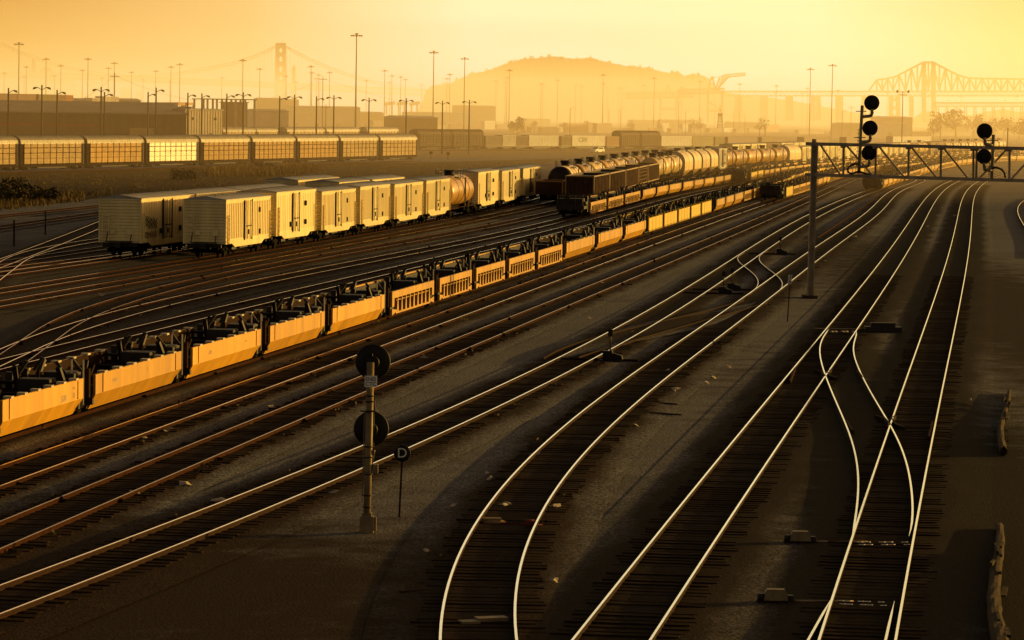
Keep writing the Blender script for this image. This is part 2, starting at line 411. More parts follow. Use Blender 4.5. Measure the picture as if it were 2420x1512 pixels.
PT['outer_left'] = shifted(PT['reefers_left'], -5.0, 235, 700)
PT['row_back'] = shifted(PT['reefers_left'], -9.5, 300, 1150)

def rail_mesh(path, off, y0, y1, w=.054, polished='steel', side='rust', z=RZ, taper=0):
    mb = MB(); ys = path.samples(y0, y1)
    prof = [(-.075, 0), (-.075, .03), (-.012, .05), (-.012, .13), (-w/2, .145), (-w/2, z), (w/2, z), (w/2, .145), (.012, .13), (.012, .05), (.075, .03), (.075, 0)]
    n = len(prof); rows = []
    for Y in ys:
        tf = min(1, max(.1, (Y-ys[0])/taper, 0), max(.1, (ys[-1]-Y)/taper, 0)) if taper else 1
        for dx, zz in prof: rows.append(path.P(Y, off+dx*tf, zz))
    fs, top = [], []
    for k in range(len(ys)-1):
        for i in range(n-1):
            (top if i == 5 else fs).append((k*n+i, k*n+i+1, (k+1)*n+i+1, (k+1)*n+i))
    o = len(mb.v)
    mb.v = [tuple(r) for r in rows]
    for f in fs: mb.f.append(f); mb.m.append(0); mb.sm.append(False)
    for f in top: mb.f.append(f); mb.m.append(1); mb.sm.append(False)
    return mb, [side, polished]
def bed(name, path, w, y0, y1, z, m, tp=0, margin=.55, soft=.55, solid=False):
    mb = MB(); vs = []; ins = []; ys = path.samples(y0, y1, .6)
    for Y in ys:
        f = min(1, max(.05, (Y-y0)/tp), max(.05, (y1-Y)/tp)) if tp else 1
        e = noise1(Y*.21 + z*900)*.22, noise1(Y*.23 + 50 + z*700)*.22
        for d, h, q in ((-w-margin, 0, 0), (-w+e[0], .02, .45), (-w+soft+e[0], .05, 1), (w-soft+e[1], .05, 1), (w+e[1], .02, .45), (w+margin, 0, 0)):
            vs.append(path.P(Y, d*f, z+h*f)); ins.append(1.3 if solid else q*min(1, f*1.2))
    mb.add(vs, [(6*k+i, 6*k+i+1, 6*k+7+i, 6*k+6+i) for k in range(len(ys)-1) for i in range(5)])
    me = bpy.data.meshes.new(name); me.from_pydata(mb.v, [], mb.f); me.materials.append(M[m])
    at_ = me.attributes.new('inside', 'FLOAT', 'POINT'); at_.data.foreach_set('value', ins)
    o = bpy.data.objects.new(name, me); COL.objects.link(o); o['kind'] = 'structure'
    return o
def noise1(t): return math.sin(t*1.7) * .5 + math.sin(t*3.1+1.3)*.3 + math.sin(t*7.3+.4)*.2
def track(key, label, polished='steel', side='rust', ties=0, tz=.07, group='railway tracks across the yard'):
    p = PT[key]
    t = empty('railway_track', p.P(p.y0), 0, label, 'railway track', group)
    base = t.location.copy()
    for off in (-HG, HG):
        mb, mats = rail_mesh(p, off, p.y0, p.y1, polished=polished, side=side)
        mb.v = [tuple(Vector(v)-base) for v in mb.v]
        mb.build('rail', mats, t)
    if ties:
        mb = MB(); Y = p.y0
        while Y < ties:
            c = p.P(Y, 0, 0) - base; k = p.dX(Y); d = Vector((k, 1, 0)).normalized(); a = Vector((1, -k, 0)).normalized()
            j = U(-.12, .12); dz = U(-.016, .012); w = .115; l = 1.3
            vs = []
            for zz in (0, tz+dz):
                for sa, sb in ((-1,-1),(1,-1),(1,1),(-1,1)):
                    q = c + a*(sa*l+j) + d*(sb*w); vs.append((q.x, q.y, zz))
            mb.add(vs, [(4,5,6,7),(0,1,5,4),(1,2,6,5),(2,3,7,6),(3,0,4,7)])
            Y += .54*U(.93, 1.07)
        s = mb.build('sleepers', 'wood', t); s['kind'] = 'stuff'
    # joint bars standing out at the rail sides
    return t
track('main_right', 'straight main track with the brightest rails, nearest the right edge', side='rust_dark', ties=230, tz=0.075)
track('main_left', 'straight main track with bright rails, second from the right edge', side='rust_dark', ties=230, tz=0.079)
track('curved', 'track with bright rails bending sharply at the bottom centre of the yard', side='rust_dark', ties=170, tz=0.082)
track('signal', 'bright railed track passing just behind the END CTC signal mast', side='rust_dark', ties=170, tz=0.086)
track('second', 'rusty sided track, second one beyond the END CTC signal mast', polished='steel_dull', side='rust', ties=170, tz=0.090)
track('third', 'rusty sided empty track right beside the nearest row of yellow well cars', ties=150, tz=.094)
track('wells_near', 'track carrying the nearest row of yellow well cars', polished='steel_dull')
track('behind_wells', 'empty track directly behind the nearest row of yellow well cars')
track('wells_mid', 'track whose far half carries the second row of well cars', polished='steel')
track('gondolas', 'track with a rusty turnout at its left end, carrying the open hoppers', polished='steel_dull')
track('tanks', 'empty near track leading up to the black ended tank car', polished='steel')
track('reefers', 'track carrying the front row of cream boxcars', polished='steel')
track('reefers_left', 'track carrying the rear row of cream boxcars', polished='steel')
track('left_a', 'track slanting away steeply left of the cream boxcars', polished='steel')
track('left_b', 'thin track left of the boxcars, between the two crossing tracks', polished='steel')
track('left_c', 'low track at the left edge running in under the rear boxcar', polished='steel')
track('left_d', 'track left of the boxcars crossed by the slanting track', polished='steel_dull')
track('field_a', 'farther of two rusty tracks along the edge of the dry field', polished='steel_dull')
track('field_b', 'nearer of two rusty tracks along the edge of the dry field', polished='steel_dull')

def xover(key, Lp, Rp, label, polished='steel', side='rust', deg=6):
    t = None
    for lst in (Lp, Rp):
        p = Path(C=lst, deg=min(deg, len(lst)-2))
        if t is None:
            t = empty('crossover_track', p.P(p.y0), 0, label, 'crossover track', 'crossover tracks between the lines'); base = t.location.copy()
        mb, mats = rail_mesh(p, 0, p.y0, p.y1, polished=polished, side=side, z=RZ-.004, taper=2.5)
        mb.v = [tuple(Vector(v)-base) for v in mb.v]
        mb.build('rail', mats, t)
    # frog casting
    return t
X1L = [(1958,776.5),(1942,801.5),(1937,826.5),(1939,851.5),(1949.4,884),(1966,927),(1984,969),(2000,1008),(2012,1039.5),(2023,1085),(2027,1134),(2025.7,1184),(2017,1246.5),(2012,1274)]
X1R = [(2023,781.5),(2017,811.5),(2018,836.5),(2029.4,874),(2054,919),(2078,962),(2102,1004),(2122,1039.5),(2140,1086),(2149,1134),(2156,1184),(2154,1234),(2147,1266.5)]
x1 = xover('x1', X1L, X1R, 'bright curved crossover joining the two main tracks on the right', side='rust_dark', deg=8)
xover('x2', [(1759.6,597),(1744.6,604.5),(1743,612),(1752,624.5),(1772,639.5),(1787,654.5),(1791,667),(1782,684.5),(1762,699)],
      [(1814,592),(1797,602),(1793,609.5),(1804.6,627),(1834.4,650),(1847,665),(1848,675),(1836,690)], 'small rusty crossover with tight bends left of the gantry post', 'steel_dull', deg=5)
xover('x3', [(1287,844.5),(1359.6,807),(1484.6,778),(1684.6,727),(1759.6,707)], [(1369.6,842),(1434.6,819.5),(1609.6,772),(1709.6,742),(1814,712)],
      'dark rusty crossover slanting between two bright tracks near the centre', 'rust_dark', 'rust_dark', deg=3)
xover('x4', [(1967,1409),(1940,1455),(1909,1512),(1870,1582)], [(2113,1419),(2103,1462),(2092,1512),(2076,1585)], 'turnout rails splitting from the right main track at the bottom edge', deg=2)
xover('x5', [(2446,605),(2432,560),(2414,515),(2406,487),(2412,474),(2440,466)], [(2500,605),(2478,560),(2452,515),(2439,487),(2441,474),(2466,466)], 'short curved siding just entering the picture at the right edge', deg=3)
def frog(px, py, par):
    c = ground(px, py, 0)
    mb = MB()
    for sx in (-1, 1):
        mb.bar((sx*.11, -1.6, .1), (sx*.11, .9, .1), .07, .2)
        mb.bar((sx*.11, .9, .1), (sx*.34, 1.9, .1), .07, .2); mb.bar((sx*.11, -1.6, .1), (sx*.3, -2.4, .1), .07, .2)
    o = mb.build('frog_casting', 'rust_dark', par)
    o.location = c - par.location; o.rotation_euler = (0, 0, -.03)
frog(1950, 892, x1); frog(2102, 1006, x1)
def guard(px0, py0, px1, py1, par):
    a = ground(px0, py0, .1); b = ground(px1, py1, .1); mb = MB()
    mb.bar(a-par.location, b-par.location, .07, .2); mb.build('guard_rail', 'rust', par)
guard(1866, 905, 1878, 874, x1); guard(2025, 879, 2037, 896, x1); guard(2194, 1038, 2203, 1002, x1); guard(2000, 998, 2014, 1022, x1)
lr = Path(C=[(1929,560),(1965,541),(2010,508),(2050,478),(2083,459)], deg=2)
mb, mats = rail_mesh(lr, 0, lr.y0, lr.y1, polished='rust', side='rust')
tag(mb.build('loose_rail', mats), 'single loose rusty rail lying on gravel right of the gantry post', 'loose rail')

# beds under the tracks (sheets 4 mm apart)
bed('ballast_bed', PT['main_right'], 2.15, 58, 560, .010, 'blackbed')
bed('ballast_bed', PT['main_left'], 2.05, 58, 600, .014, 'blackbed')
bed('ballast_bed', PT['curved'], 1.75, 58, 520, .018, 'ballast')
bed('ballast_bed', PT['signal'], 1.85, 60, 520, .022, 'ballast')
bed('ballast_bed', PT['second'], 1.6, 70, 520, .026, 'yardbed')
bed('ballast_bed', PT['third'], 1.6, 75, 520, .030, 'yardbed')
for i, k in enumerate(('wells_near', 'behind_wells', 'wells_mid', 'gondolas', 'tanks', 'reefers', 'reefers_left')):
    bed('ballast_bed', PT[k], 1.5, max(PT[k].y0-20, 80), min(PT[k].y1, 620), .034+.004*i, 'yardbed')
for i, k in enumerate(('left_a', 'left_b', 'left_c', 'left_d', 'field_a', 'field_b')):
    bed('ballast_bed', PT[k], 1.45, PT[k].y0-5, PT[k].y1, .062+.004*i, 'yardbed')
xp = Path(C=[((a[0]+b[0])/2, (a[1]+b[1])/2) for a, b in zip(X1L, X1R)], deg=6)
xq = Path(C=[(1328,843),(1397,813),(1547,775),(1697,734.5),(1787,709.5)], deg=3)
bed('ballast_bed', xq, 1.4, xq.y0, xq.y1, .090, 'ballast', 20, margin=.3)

# ---------------------------------------------------------------- ground sheets
def sheet(name, pts, z, m, kind='structure', world=False):
    mb = MB(); mb.add([(p if world else ground(*p)) for p in pts], [tuple(range(len(pts)))])
    for i, v in enumerate(mb.v): mb.v[i] = (v[0], v[1], z)
    o = mb.build(name, m); o['kind'] = kind
    return o
mb = MB()
g0, nx, ny = 9000, 30, 40
mb.add([(-9000+18000*i/nx, -500+14500*j/ny, 0) for j in range(ny+1) for i in range(nx+1)], [(j*(nx+1)+i, j*(nx+1)+i+1, (j+1)*(nx+1)+i+1, (j+1)*(nx+1)+i) for j in range(ny) for i in range(nx)])
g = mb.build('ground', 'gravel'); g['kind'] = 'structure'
def blob(name, pts, z, m, kind='structure', n=6, amp=.4):
    w = [ground(*p) for p in pts]; out = []
    for i, a in enumerate(w):
        b = w[(i+1) % len(w)]
        for k in range(n):
            q = a.lerp(b, k/n); j = amp*math.sqrt(max(q.y, 40)/100)
            out.append((q.x+U(-j, j), q.y+U(-j, j)*3, z))
    return sheet(name, out, z, m, kind, True)
blob('field', [(-60,412),(500,392),(990,384),(1345,374),(1215,402),(960,418),(600,440),(228,470),(-60,500)], .004, 'field')
blob('dirt_road', [(985,352),(1500,352),(1720,357),(1500,367),(1000,372),(980,362)], .008, 'dirt')
0 and blob('verge', [(2395,455),(2430,452),(2520,520),(2560,700),(2520,1200),(2480,1560),(2430,1700),(2425,1200),(2435,800),(2415,560)], .006, 'verge')
def text_part(txt, size, m, parent, loc, rot, name='lettering', depth=.01):
    cu = bpy.data.curves.new(name, 'FONT'); cu.body = txt; cu.size = size; cu.align_x = 'CENTER'; cu.align_y = 'CENTER'; cu.extrude = depth; cu.resolution_u = 4
    to = bpy.data.objects.new('t', cu); COL.objects.link(to)
    dg = bpy.context.evaluated_depsgraph_get()
    me = bpy.data.meshes.new_from_object(to.evaluated_get(dg))
    bpy.data.objects.remove(to); bpy.data.curves.remove(cu)
    me.materials.clear(); me.materials.append(M[m]); me.name = name
    o = bpy.data.objects.new(name, me); COL.objects.link(o); o.parent = parent
    o.location = loc; o.rotation_euler = rot
    return o
# ---------------------------------------------------------------- rolling stock (x along the track, sunny side at -y, z up from rail top)
def truck_mesh():
    mb = MB()
    for sy in (-1, 1):
        y = sy*.98
        mb.prism([(-1.25,.42),(-.95,.62),(-.4,.72),(.4,.72),(.95,.62),(1.25,.42),(.95,.34),(.45,.26),(-.45,.26),(-.95,.34)], y-.07, y+.07, 0, 'y')
        for sx in (-.88, .88): mb.tube((sx, y+.09*sy, .42), (sx, y+.2*sy, .42), .13, 8, 0)
    mb.box(-.25, .25, -1.05, 1.05, .45, .78)
    for sx in (-.88, .88): mb.tube((sx, -.95, .42), (sx, .95, .42), .08, 8)
    return mb
def wheel_mesh():
    return MB().lathe([(.1,-.075),(.36,-.07),(.42,-.06),(.44,-.075),(.46,-.08),(.46,-.055),(.42,.065),(.36,.07),(.1,.075)], axis='y', n=16)
_truck = {}
def add_truck(root, x, wheels=True):
    if 't' not in _truck:
        o = truck_mesh().build('truck', 'undergear'); w = wheel_mesh().build('wheel', 'undergear')
        _truck['t'] = o.data; _truck['w'] = w.data
        bpy.data.objects.remove(o); bpy.data.objects.remove(w)
    t = bpy.data.objects.new('truck', _truck['t']); COL.objects.link(t); t.parent = root; t.location = (x, 0, 0)
    if wheels:
        for sx in (-.88, .88):
            for sy in (-.76, .76):
                w = bpy.data.objects.new('wheel', _truck['w']); COL.objects.link(w); w.parent = t; w.location = (sx, sy, .46)
                if sy < 0: w.rotation_euler = (0, 0, math.pi)
    return t
def coupler(root, x, s):
    mb = MB().box(min(0, s*.75), max(0, s*.75), -.11, .11, .72, .98).box(s*.62 if s > 0 else s*.86, s*.86 if s > 0 else s*.62, -.2, .16, .68, 1.02)
    mb.build('coupler', 'dark', root, (x, 0, 0))
def ladder(root, x, y, z0, z1, dirx=True, w=.45, m='reefer', n=6, name='ladder'):
    mb = MB()
    for k in (-w/2, w/2):
        a = (k, 0, z0) if dirx else (0, k, z0); b = (k, 0, z1) if dirx else (0, k, z1)
        mb.bar(a, b, .06)
    for i in range(n):
        z = z0 + (z1-z0)*(i+.5)/n
        mb.bar((-w/2, 0, z) if dirx else (0, -w/2, z), (w/2, 0, z) if dirx else (0, w/2, z), .045)
    return mb.build(name, m, root, (x, y, 0))
class Proto:
    def __init__(s, root, L): s.root, s.L, s.used = root, L, False
    def inst(s):
        if not s.used: s.used = True; return s.root
        return dup(s.root)
def make_reefer(ribbed, body='reefer', roofm='reefer_roof', name='boxcar', full=True):
    L, W = 16.0, 2.92
    r = empty(name)
    h, hw = L/2, W/2
    mb = MB().box(-h, h, -hw, hw, 1.0, 4.02)
    for sy in (-1, 1):
        def bx(x0, x1, z0, z1, d): 
            a, b = hw-.02, hw+d
            mb.box(x0, x1, min(sy*a, sy*b), max(sy*a, sy*b), z0, z1)
        bx(-h, h, 3.86, 4.05, .05); 
        # side sill with notched lower edge
        mb.prism([(-h, 1.22), (-h, .98), (-h+2.2, .98), (-h+3.2, .72), (h-3.2, .72), (h-2.2, .98), (h, .98), (h, 1.22)], min(sy*(hw-.03), sy*(hw+.04)), max(sy*(hw-.03), sy*(hw+.04)), 0, 'y')
        if ribbed:
            x = -h+.25
            while x < h-.1:
                if not (-1.7 < x < 1.1):
                    mb.prism([(x-.22, sy*(hw-.01)), (x-.14, sy*(hw+.055)), (x+.14, sy*(hw+.055)), (x+.2, sy*(hw-.01))], 1.32, 3.78, 0, 'z')
                x += .62
        else:
            x = -h+.3
            while x < h-.1:
                if not (-1.7 < x < 1.1): mb.box(x-.02, x+.02, min(sy*hw, sy*(hw+.018)), max(sy*hw, sy*(hw+.018)), 1.3, 3.8)
                x += .72
    for sx in (-1, 1):
        z = 1.1
        while z < 3.9:
            mb.prism([(sx*(h-.01), z), (sx*(h+.09), z+.04), (sx*(h+.09), z+.12), (sx*(h-.01), z+.16)], -hw+.06, hw-.06, 0, 'y')
            z += .215
        for sy in (-1, 1): mb.box(min(sx*h, sx*(h+.06)), max(sx*h, sx*(h+.06)), sy*hw-.06, sy*hw+.06, .98, 4.0)
    mb.build('body', body, r)
    mb = MB().prism([(-hw-.08, 4.03), (hw+.08, 4.03), (hw+.08, 4.08), (0, 4.3), (-hw-.08, 4.08)], -h-.06, h+.06)
    k = int(L/1.05)
    for i in range(k):
        x = -h+.5+i*(L-1)/(k-1)
        mb.prism([(-hw-.07, 4.06), (0, 4.33), (hw+.07, 4.06), (0, 4.25)], x-.045, x+.045)
    mb.build('roof', roofm, r)
    mb = MB().box(-1.55, .95, -hw-.09, -hw+.02, 1.25, 3.82)
    for z in (1.9, 2.6, 3.3): mb.box(-1.5, .9, -hw-.115, -hw-.08, z-.05, z+.05)
    d = mb.build('door', body, r)
    mb = MB()
    for x in (-1.35, -.75, .15, .75): mb.tube((x, -hw-.13, 1.15), (x, -hw-.13, 3.9), .022, 5)
    for x in (-1.62, 1.02): mb.box(x-.03, x+.03, -hw-.12, -hw, 1.1, 3.95)
    mb.box(-1.1, .5, -hw-.16, -hw-.1, 2.05, 2.13)
    mb.box(-.42, -.22, -hw-.15, -hw-.09, 1.5, 1.85)
    mb.build('lock_rods', 'dark', d)
    for (x, z) in ((3.6, 3.1), (3.6, 1.75), (-2.3, 1.7)) if not ribbed else ((3.7, 3.15), (3.8, 1.6)):
        MB().box(x-.16, x+.16, -hw-.15, -hw-.02, z-.18, z+.18).build('vent', 'dark', r)
    ladder(r, -h+.45, -hw-.13, 1.0, 3.0); ladder(r, h-.45, -hw-.13, 1.0, 3.0); ladder(r, -h-.12, hw-.45, 1.0, 3.0, False)
    mb = MB().box(-h+.3, h-.3, -.35, .35, .62, 1.0)
    mb.box(-1.6, 1.2, -1.2, 1.2, .55, .98).box(-4.2, -2.6, -1.15, -.3, .5, .98); mb.tube((2, -.9, .7), (3.6, -.9, .7), .25, 10)
    for sx in (-1, 1): mb.box(sx*h-.12, sx*h+.12, -1.2, 1.2, .72, 1.0)
    mb.build('underframe', 'dark', r)
    mb = MB().box(-h-.55, -h-.02, -.9, .9, 1.05, 1.1)
    for y in (-.85, .85): mb.bar((-h-.5, y, 1.1), (-h-.05, y, 1.75), .05)
    MB().box(-h-.18, -h-.06, -.95, -.5, 1.55, 1.95).build('brake_box', body, r); MB().box(-h-.18, -h-.06, .3, .65, 1.6, 1.95).build('brake_box', body, r)
    mb.build('end_platform', 'dark', r)
    for x in (-h+2.1, h-2.1): add_truck(r, x, full)
    coupler(r, -h, -1); coupler(r, h, 1)
    return Proto(r, L)
def make_autorack(panel, roofm='rackroof'):
    L, W = 27.0, 3.05
    r = empty('autorack_car'); h, hw = L/2, W/2
    prof = [(-hw-.03, 4.35)] + [(hw*1.02*math.sin(R(a)), 4.35 + 1.3*math.cos(R(a))**.8) for a in range(-85, 86, 17)] + [(hw+.03, 4.35)]
    mb = MB().prism(prof, -h, h, smooth=False)
    for i in range(25): 
        x = -h+.3+i*(L-.6)/24
        mb.prism([(a*1.012, 4.35+(b-4.35)*1.03 if b > 4.35 else b) for a, b in prof], x-.05, x+.05)
    mb.build('roof', roofm, r)
    for sy in (-1, 1):
        y = sy*hw
        mb = MB().box(-h+1.2, h-1.2, y-.02, y+.02, 1.25, 4.36)
        z = 1.3
        while z < 4.3:
            mb.prism([(y+sy*.015, z), (y+sy*.10, z+.05), (y+sy*.10, z+.13), (y+sy*.015, z+.19)], -h+1.3, h-1.3); z += .31
        p = mb.build('side_panel', panel, r)
        mb = MB()
        for i in range(10):
            x = -h+1.25+i*(L-2.5)/9
            mb.box(x-.05, x+.05, y-.03 if sy > 0 else y-.12, y+.12 if sy > 0 else y+.03, 1.1, 4.4)
        for z in (2.05, 2.9, 3.7): mb.box(-h+1.25, h-1.25, y-.11, y+.11, z, z+.07)
        mb.build('panel_post', 'rust', p)['kind'] = 'stuff'
        MB().box(-h+.1, h-.1, y-.1, y+.1, .75, 1.1).build('side_sill', 'rust_dark', r)
    for sx in (-1, 1):
        mb = MB().box(min(sx*(h-1.1), sx*(h-.02)), max(sx*(h-1.1), sx*(h-.02)), -hw+.05, hw-.05, 1.0, 4.36)
        mb.box(sx*h-.05, sx*h+.05, -.06, .06, 1, 5.5)
        for y in (-hw+.15, hw-.15): mb.box(sx*h-.06, sx*h+.06, y-.08, y+.08, 1, 5.0)
        mb.build('end_door', 'rust_dark', r)
    ladder(r, h-.45, -hw-.05, 1.0, 4.6, n=10, m='rackroof')
    MB().box(-h+.2, h-.2, -.5, .5, .5, 1.0).box(-6, 6, -1.3, 1.3, .55, .9).build('underframe', 'dark', r)
    for x in (-h+3, h-3): add_truck(r, x, False)
    return Proto(r, L)
def dome_ends(Rd, h, d=.75):
    p = [(.02, -h)]
    for k in range(1, 7): a = k/6*math.pi/2; p.append((Rd*math.sin(a), -h + d*(1-math.cos(a))))
    q = [(rr, -z) for rr, z in p[::-1]]
    return p + q
def make_tank(m, L=14.6, housing=True, band=True, full=False, endm=None):
    r = empty('tank_car'); h = L/2
    Rd = 1.5; zc = 2.62
    prof = dome_ends(Rd, h-.7)
    mb = MB()
    if endm:
        k = 7
        mb.lathe(prof[:k+0], (0,0,zc), 'x', 28, 1); mb.lathe(prof[k-1:], (0,0,zc), 'x', 28, 0)
    else: mb.lathe(prof, (0,0,zc), 'x', 28)
    t = mb.build('tank', [m, endm] if endm else m, r)
    mb = MB()
    for x in ((-h*.42, 0, h*.42) if band else (0,)): MB().lathe([(Rd-.02, x-.06), (Rd+.02, x-.06), (Rd+.02, x+.06), (Rd-.02, x+.06)], (0,0,zc), 'x', 28).build('strap', 'rust_dark', t)
    mb = MB().tube((-.2, 0, zc+Rd-.15), (-.2, 0, zc+Rd+.42), .5, 14).tube((-.2,0,zc+Rd+.42), (-.2,0,zc+Rd+.5), .56, 14)
    if housing: mb.tube((-.2,0,zc+Rd+.3), (-.2,0,zc+Rd+.62), .62, 12)
    mb.build('manway', 'dark', r)
    mb = MB().box(-1.5, 1.5, -1.1, -.65, zc+1.28, zc+1.33).box(-1.5, 1.5, .65, 1.1, zc+1.28, zc+1.33)
    for x in (-1.5, 0, 1.5):
        for y in (-1.1, 1.1): mb.bar((x, y, zc+1.1), (x, y, zc+2.05), .04)
    for y in (-1.1, 1.1): mb.bar((-1.5, y, zc+2.05), (1.5, y, zc+2.05), .04); mb.bar((-1.5, y, zc+1.8), (1.5, y, zc+1.8), .04)
    mb.build('platform', 'dark', r)
    ladder(r, 0, -Rd-.1, 1.1, zc+1.3, m='dark', n=9)
    mb = MB().box(-h, h, -.3, .3, .7, 1.05)
    for sx in (-1, 1):
        mb.box(sx*(h-2)-.6, sx*(h-2)+.6, -1.1, 1.1, .85, 1.5).box(sx*h-.1, sx*h+.1, -1.35, 1.35, .8, 1.1)
        mb.box(min(sx*(h-2.6), sx*h), max(sx*(h-2.6), sx*h), -1.42, -1.3, .98, 1.1).box(min(sx*(h-2.6), sx*h), max(sx*(h-2.6), sx*h), 1.3, 1.42, .98, 1.1)
    for y in (-1.38, 1.38): mb.bar((-h, y, 1.04), (h, y, 1.04), .07)
    mb.build('underframe', 'rust_dark', r)
    for x in (-h+2, h-2): add_truck(r, x, full)
    coupler(r, -h, -1); coupler(r, h, 1)
    return Proto(r, L)
def make_covered_hopper():
    L = 14.5; r = empty('covered_hopper_car'); h = L/2; hw = 1.55
    prof = [(-hw*.98, 1.5)] + [(-hw, 2.2)] + [(hw*1.0*math.sin(R(a)), 2.9+1.6*math.cos(R(a))) for a in range(-90, 91, 12)] + [(hw, 2.2), (hw*.98, 1.5)]
    MB().prism(prof, -h+.5, h-.5, smooth=False).build('body', 'tank_white', r)
    for x in (-h+.55, 0, h-.55): MB().prism([(a*1.015, 2.9+(b-2.9)*1.015) for a, b in prof], x-.06, x+.06).build('body_band', 'reefer_roof', r)
    mb = MB()
    for x in (-4.2, -1.4, 1.4, 4.2):
        mb.add([(x-1.35,-1.45,1.5),(x+1.35,-1.45,1.5),(x+1.35,1.45,1.5),(x-1.35,1.45,1.5),(x-.4,-.4,.5),(x+.4,-.4,.5),(x+.4,.4,.5),(x-.4,.4,.5)], [(0,1,5,4),(1,2,6,5),(2,3,7,6),(3,0,4,7),(4,5,6,7)])
    mb.build('chute', 'tank_white', r)
    mb = MB().box(-h+1, h-1, -.3, .3, 4.5, 4.62)
    for x in (-4, -1.3, 1.3, 4): mb.tube((x, 0, 4.45), (x, 0, 4.75), .35, 10)
    mb.build('roof_walk', 'reefer_roof', r)
    MB().box(-h, h, -.3, .3, .7, 1.05).box(-h, -h+.2, -1.4, 1.4, .85, 1.2).box(h-.2, h, -1.4, 1.4, .85, 1.2).build('underframe', 'rust_dark', r)
    for x in (-h+1.8, h-1.8): add_truck(r, x, False)
    return Proto(r, L)
def make_gondola(m='hopper', L=14.4, h1=3.35, grid=False):
    r = empty('open_hopper_car'); h = L/2; hw = 1.5
    mb = MB().box(-h, h, -hw, -hw+.08, 1.05, h1).box(-h, h, hw-.08, hw, 1.05, h1)
    mb.box(-h, -h+.08, -hw+.08, hw-.08, 1.05, h1).box(h-.08, h, -hw+.08, hw-.08, 1.05, h1).box(-h+.08, h-.08, -hw+.08, hw-.08, 1.05, 1.3)
    n = 11
    rb = MB()
    for sy in (-1, 1):
        for i in range(n):
            x = -h+.4+i*(L-.8)/(n-1)
            rb.prism([(x-.14, sy*(hw-.01)), (x-.07, sy*(hw+.17)), (x+.07, sy*(hw+.17)), (x+.14, sy*(hw-.01))], 1.15, h1-.1, 0, 'z')
        if grid:
            for z in (1.6, 2.1, 2.6, 3.0): rb.box(-h, h, sy*(hw+.06)-.06, sy*(hw+.06)+.06, z-.05, z+.05)
    for sx in (-1, 1):
        for i in range(6):
            y = -hw+.25+i*.5
            mb.box(min(sx*h, sx*(h+.1)), max(sx*h, sx*(h+.1)), y-.06, y+.06, 1.1, h1-.1)
    bd = mb.build('body', m, r); rb.build('rib', 'hopper_rib', bd)['kind'] = 'stuff'
    mb = MB()
    for y in (-hw-.05, hw+.05): mb.box(-h-.06, h+.06, y-.09, y+.09, h1-.1, h1+.05).box(-h, h, y-.07, y+.07, 1.0, 1.16)
    for sx in (-1, 1):
        mb.box(sx*(h+.02)-.09, sx*(h+.02)+.09, -hw+.05, hw-.05, h1-.1, h1+.045)
        for y in (-hw-.08, hw+.08): mb.box(sx*h-.09, sx*h+.09, y-.07, y+.07, 1.0, h1+.03)
    mb.build('top_rail', 'hopper_edge', r)
    MB().box(-h+.1, h-.1, -hw+.1, hw-.1, 1.32, h1-.22).build('dark_filler', 'dark', r)  # dark block added to hide the sunlit far wall inside the car
    mb = MB().box(-h, h, -.3, .3, .7, 1.05)
    for x in (-2.5, 2.5): mb.prism([(x-2, 1.05), (x+2, 1.05), (x+.7, .45), (x-.7, .45)], -1.2, 1.2, 0, 'y')
    mb.build('underframe', 'dark', r)
    for x in (-h+1.8, h-1.8): add_truck(r, x, False)
    return Proto(r, L)
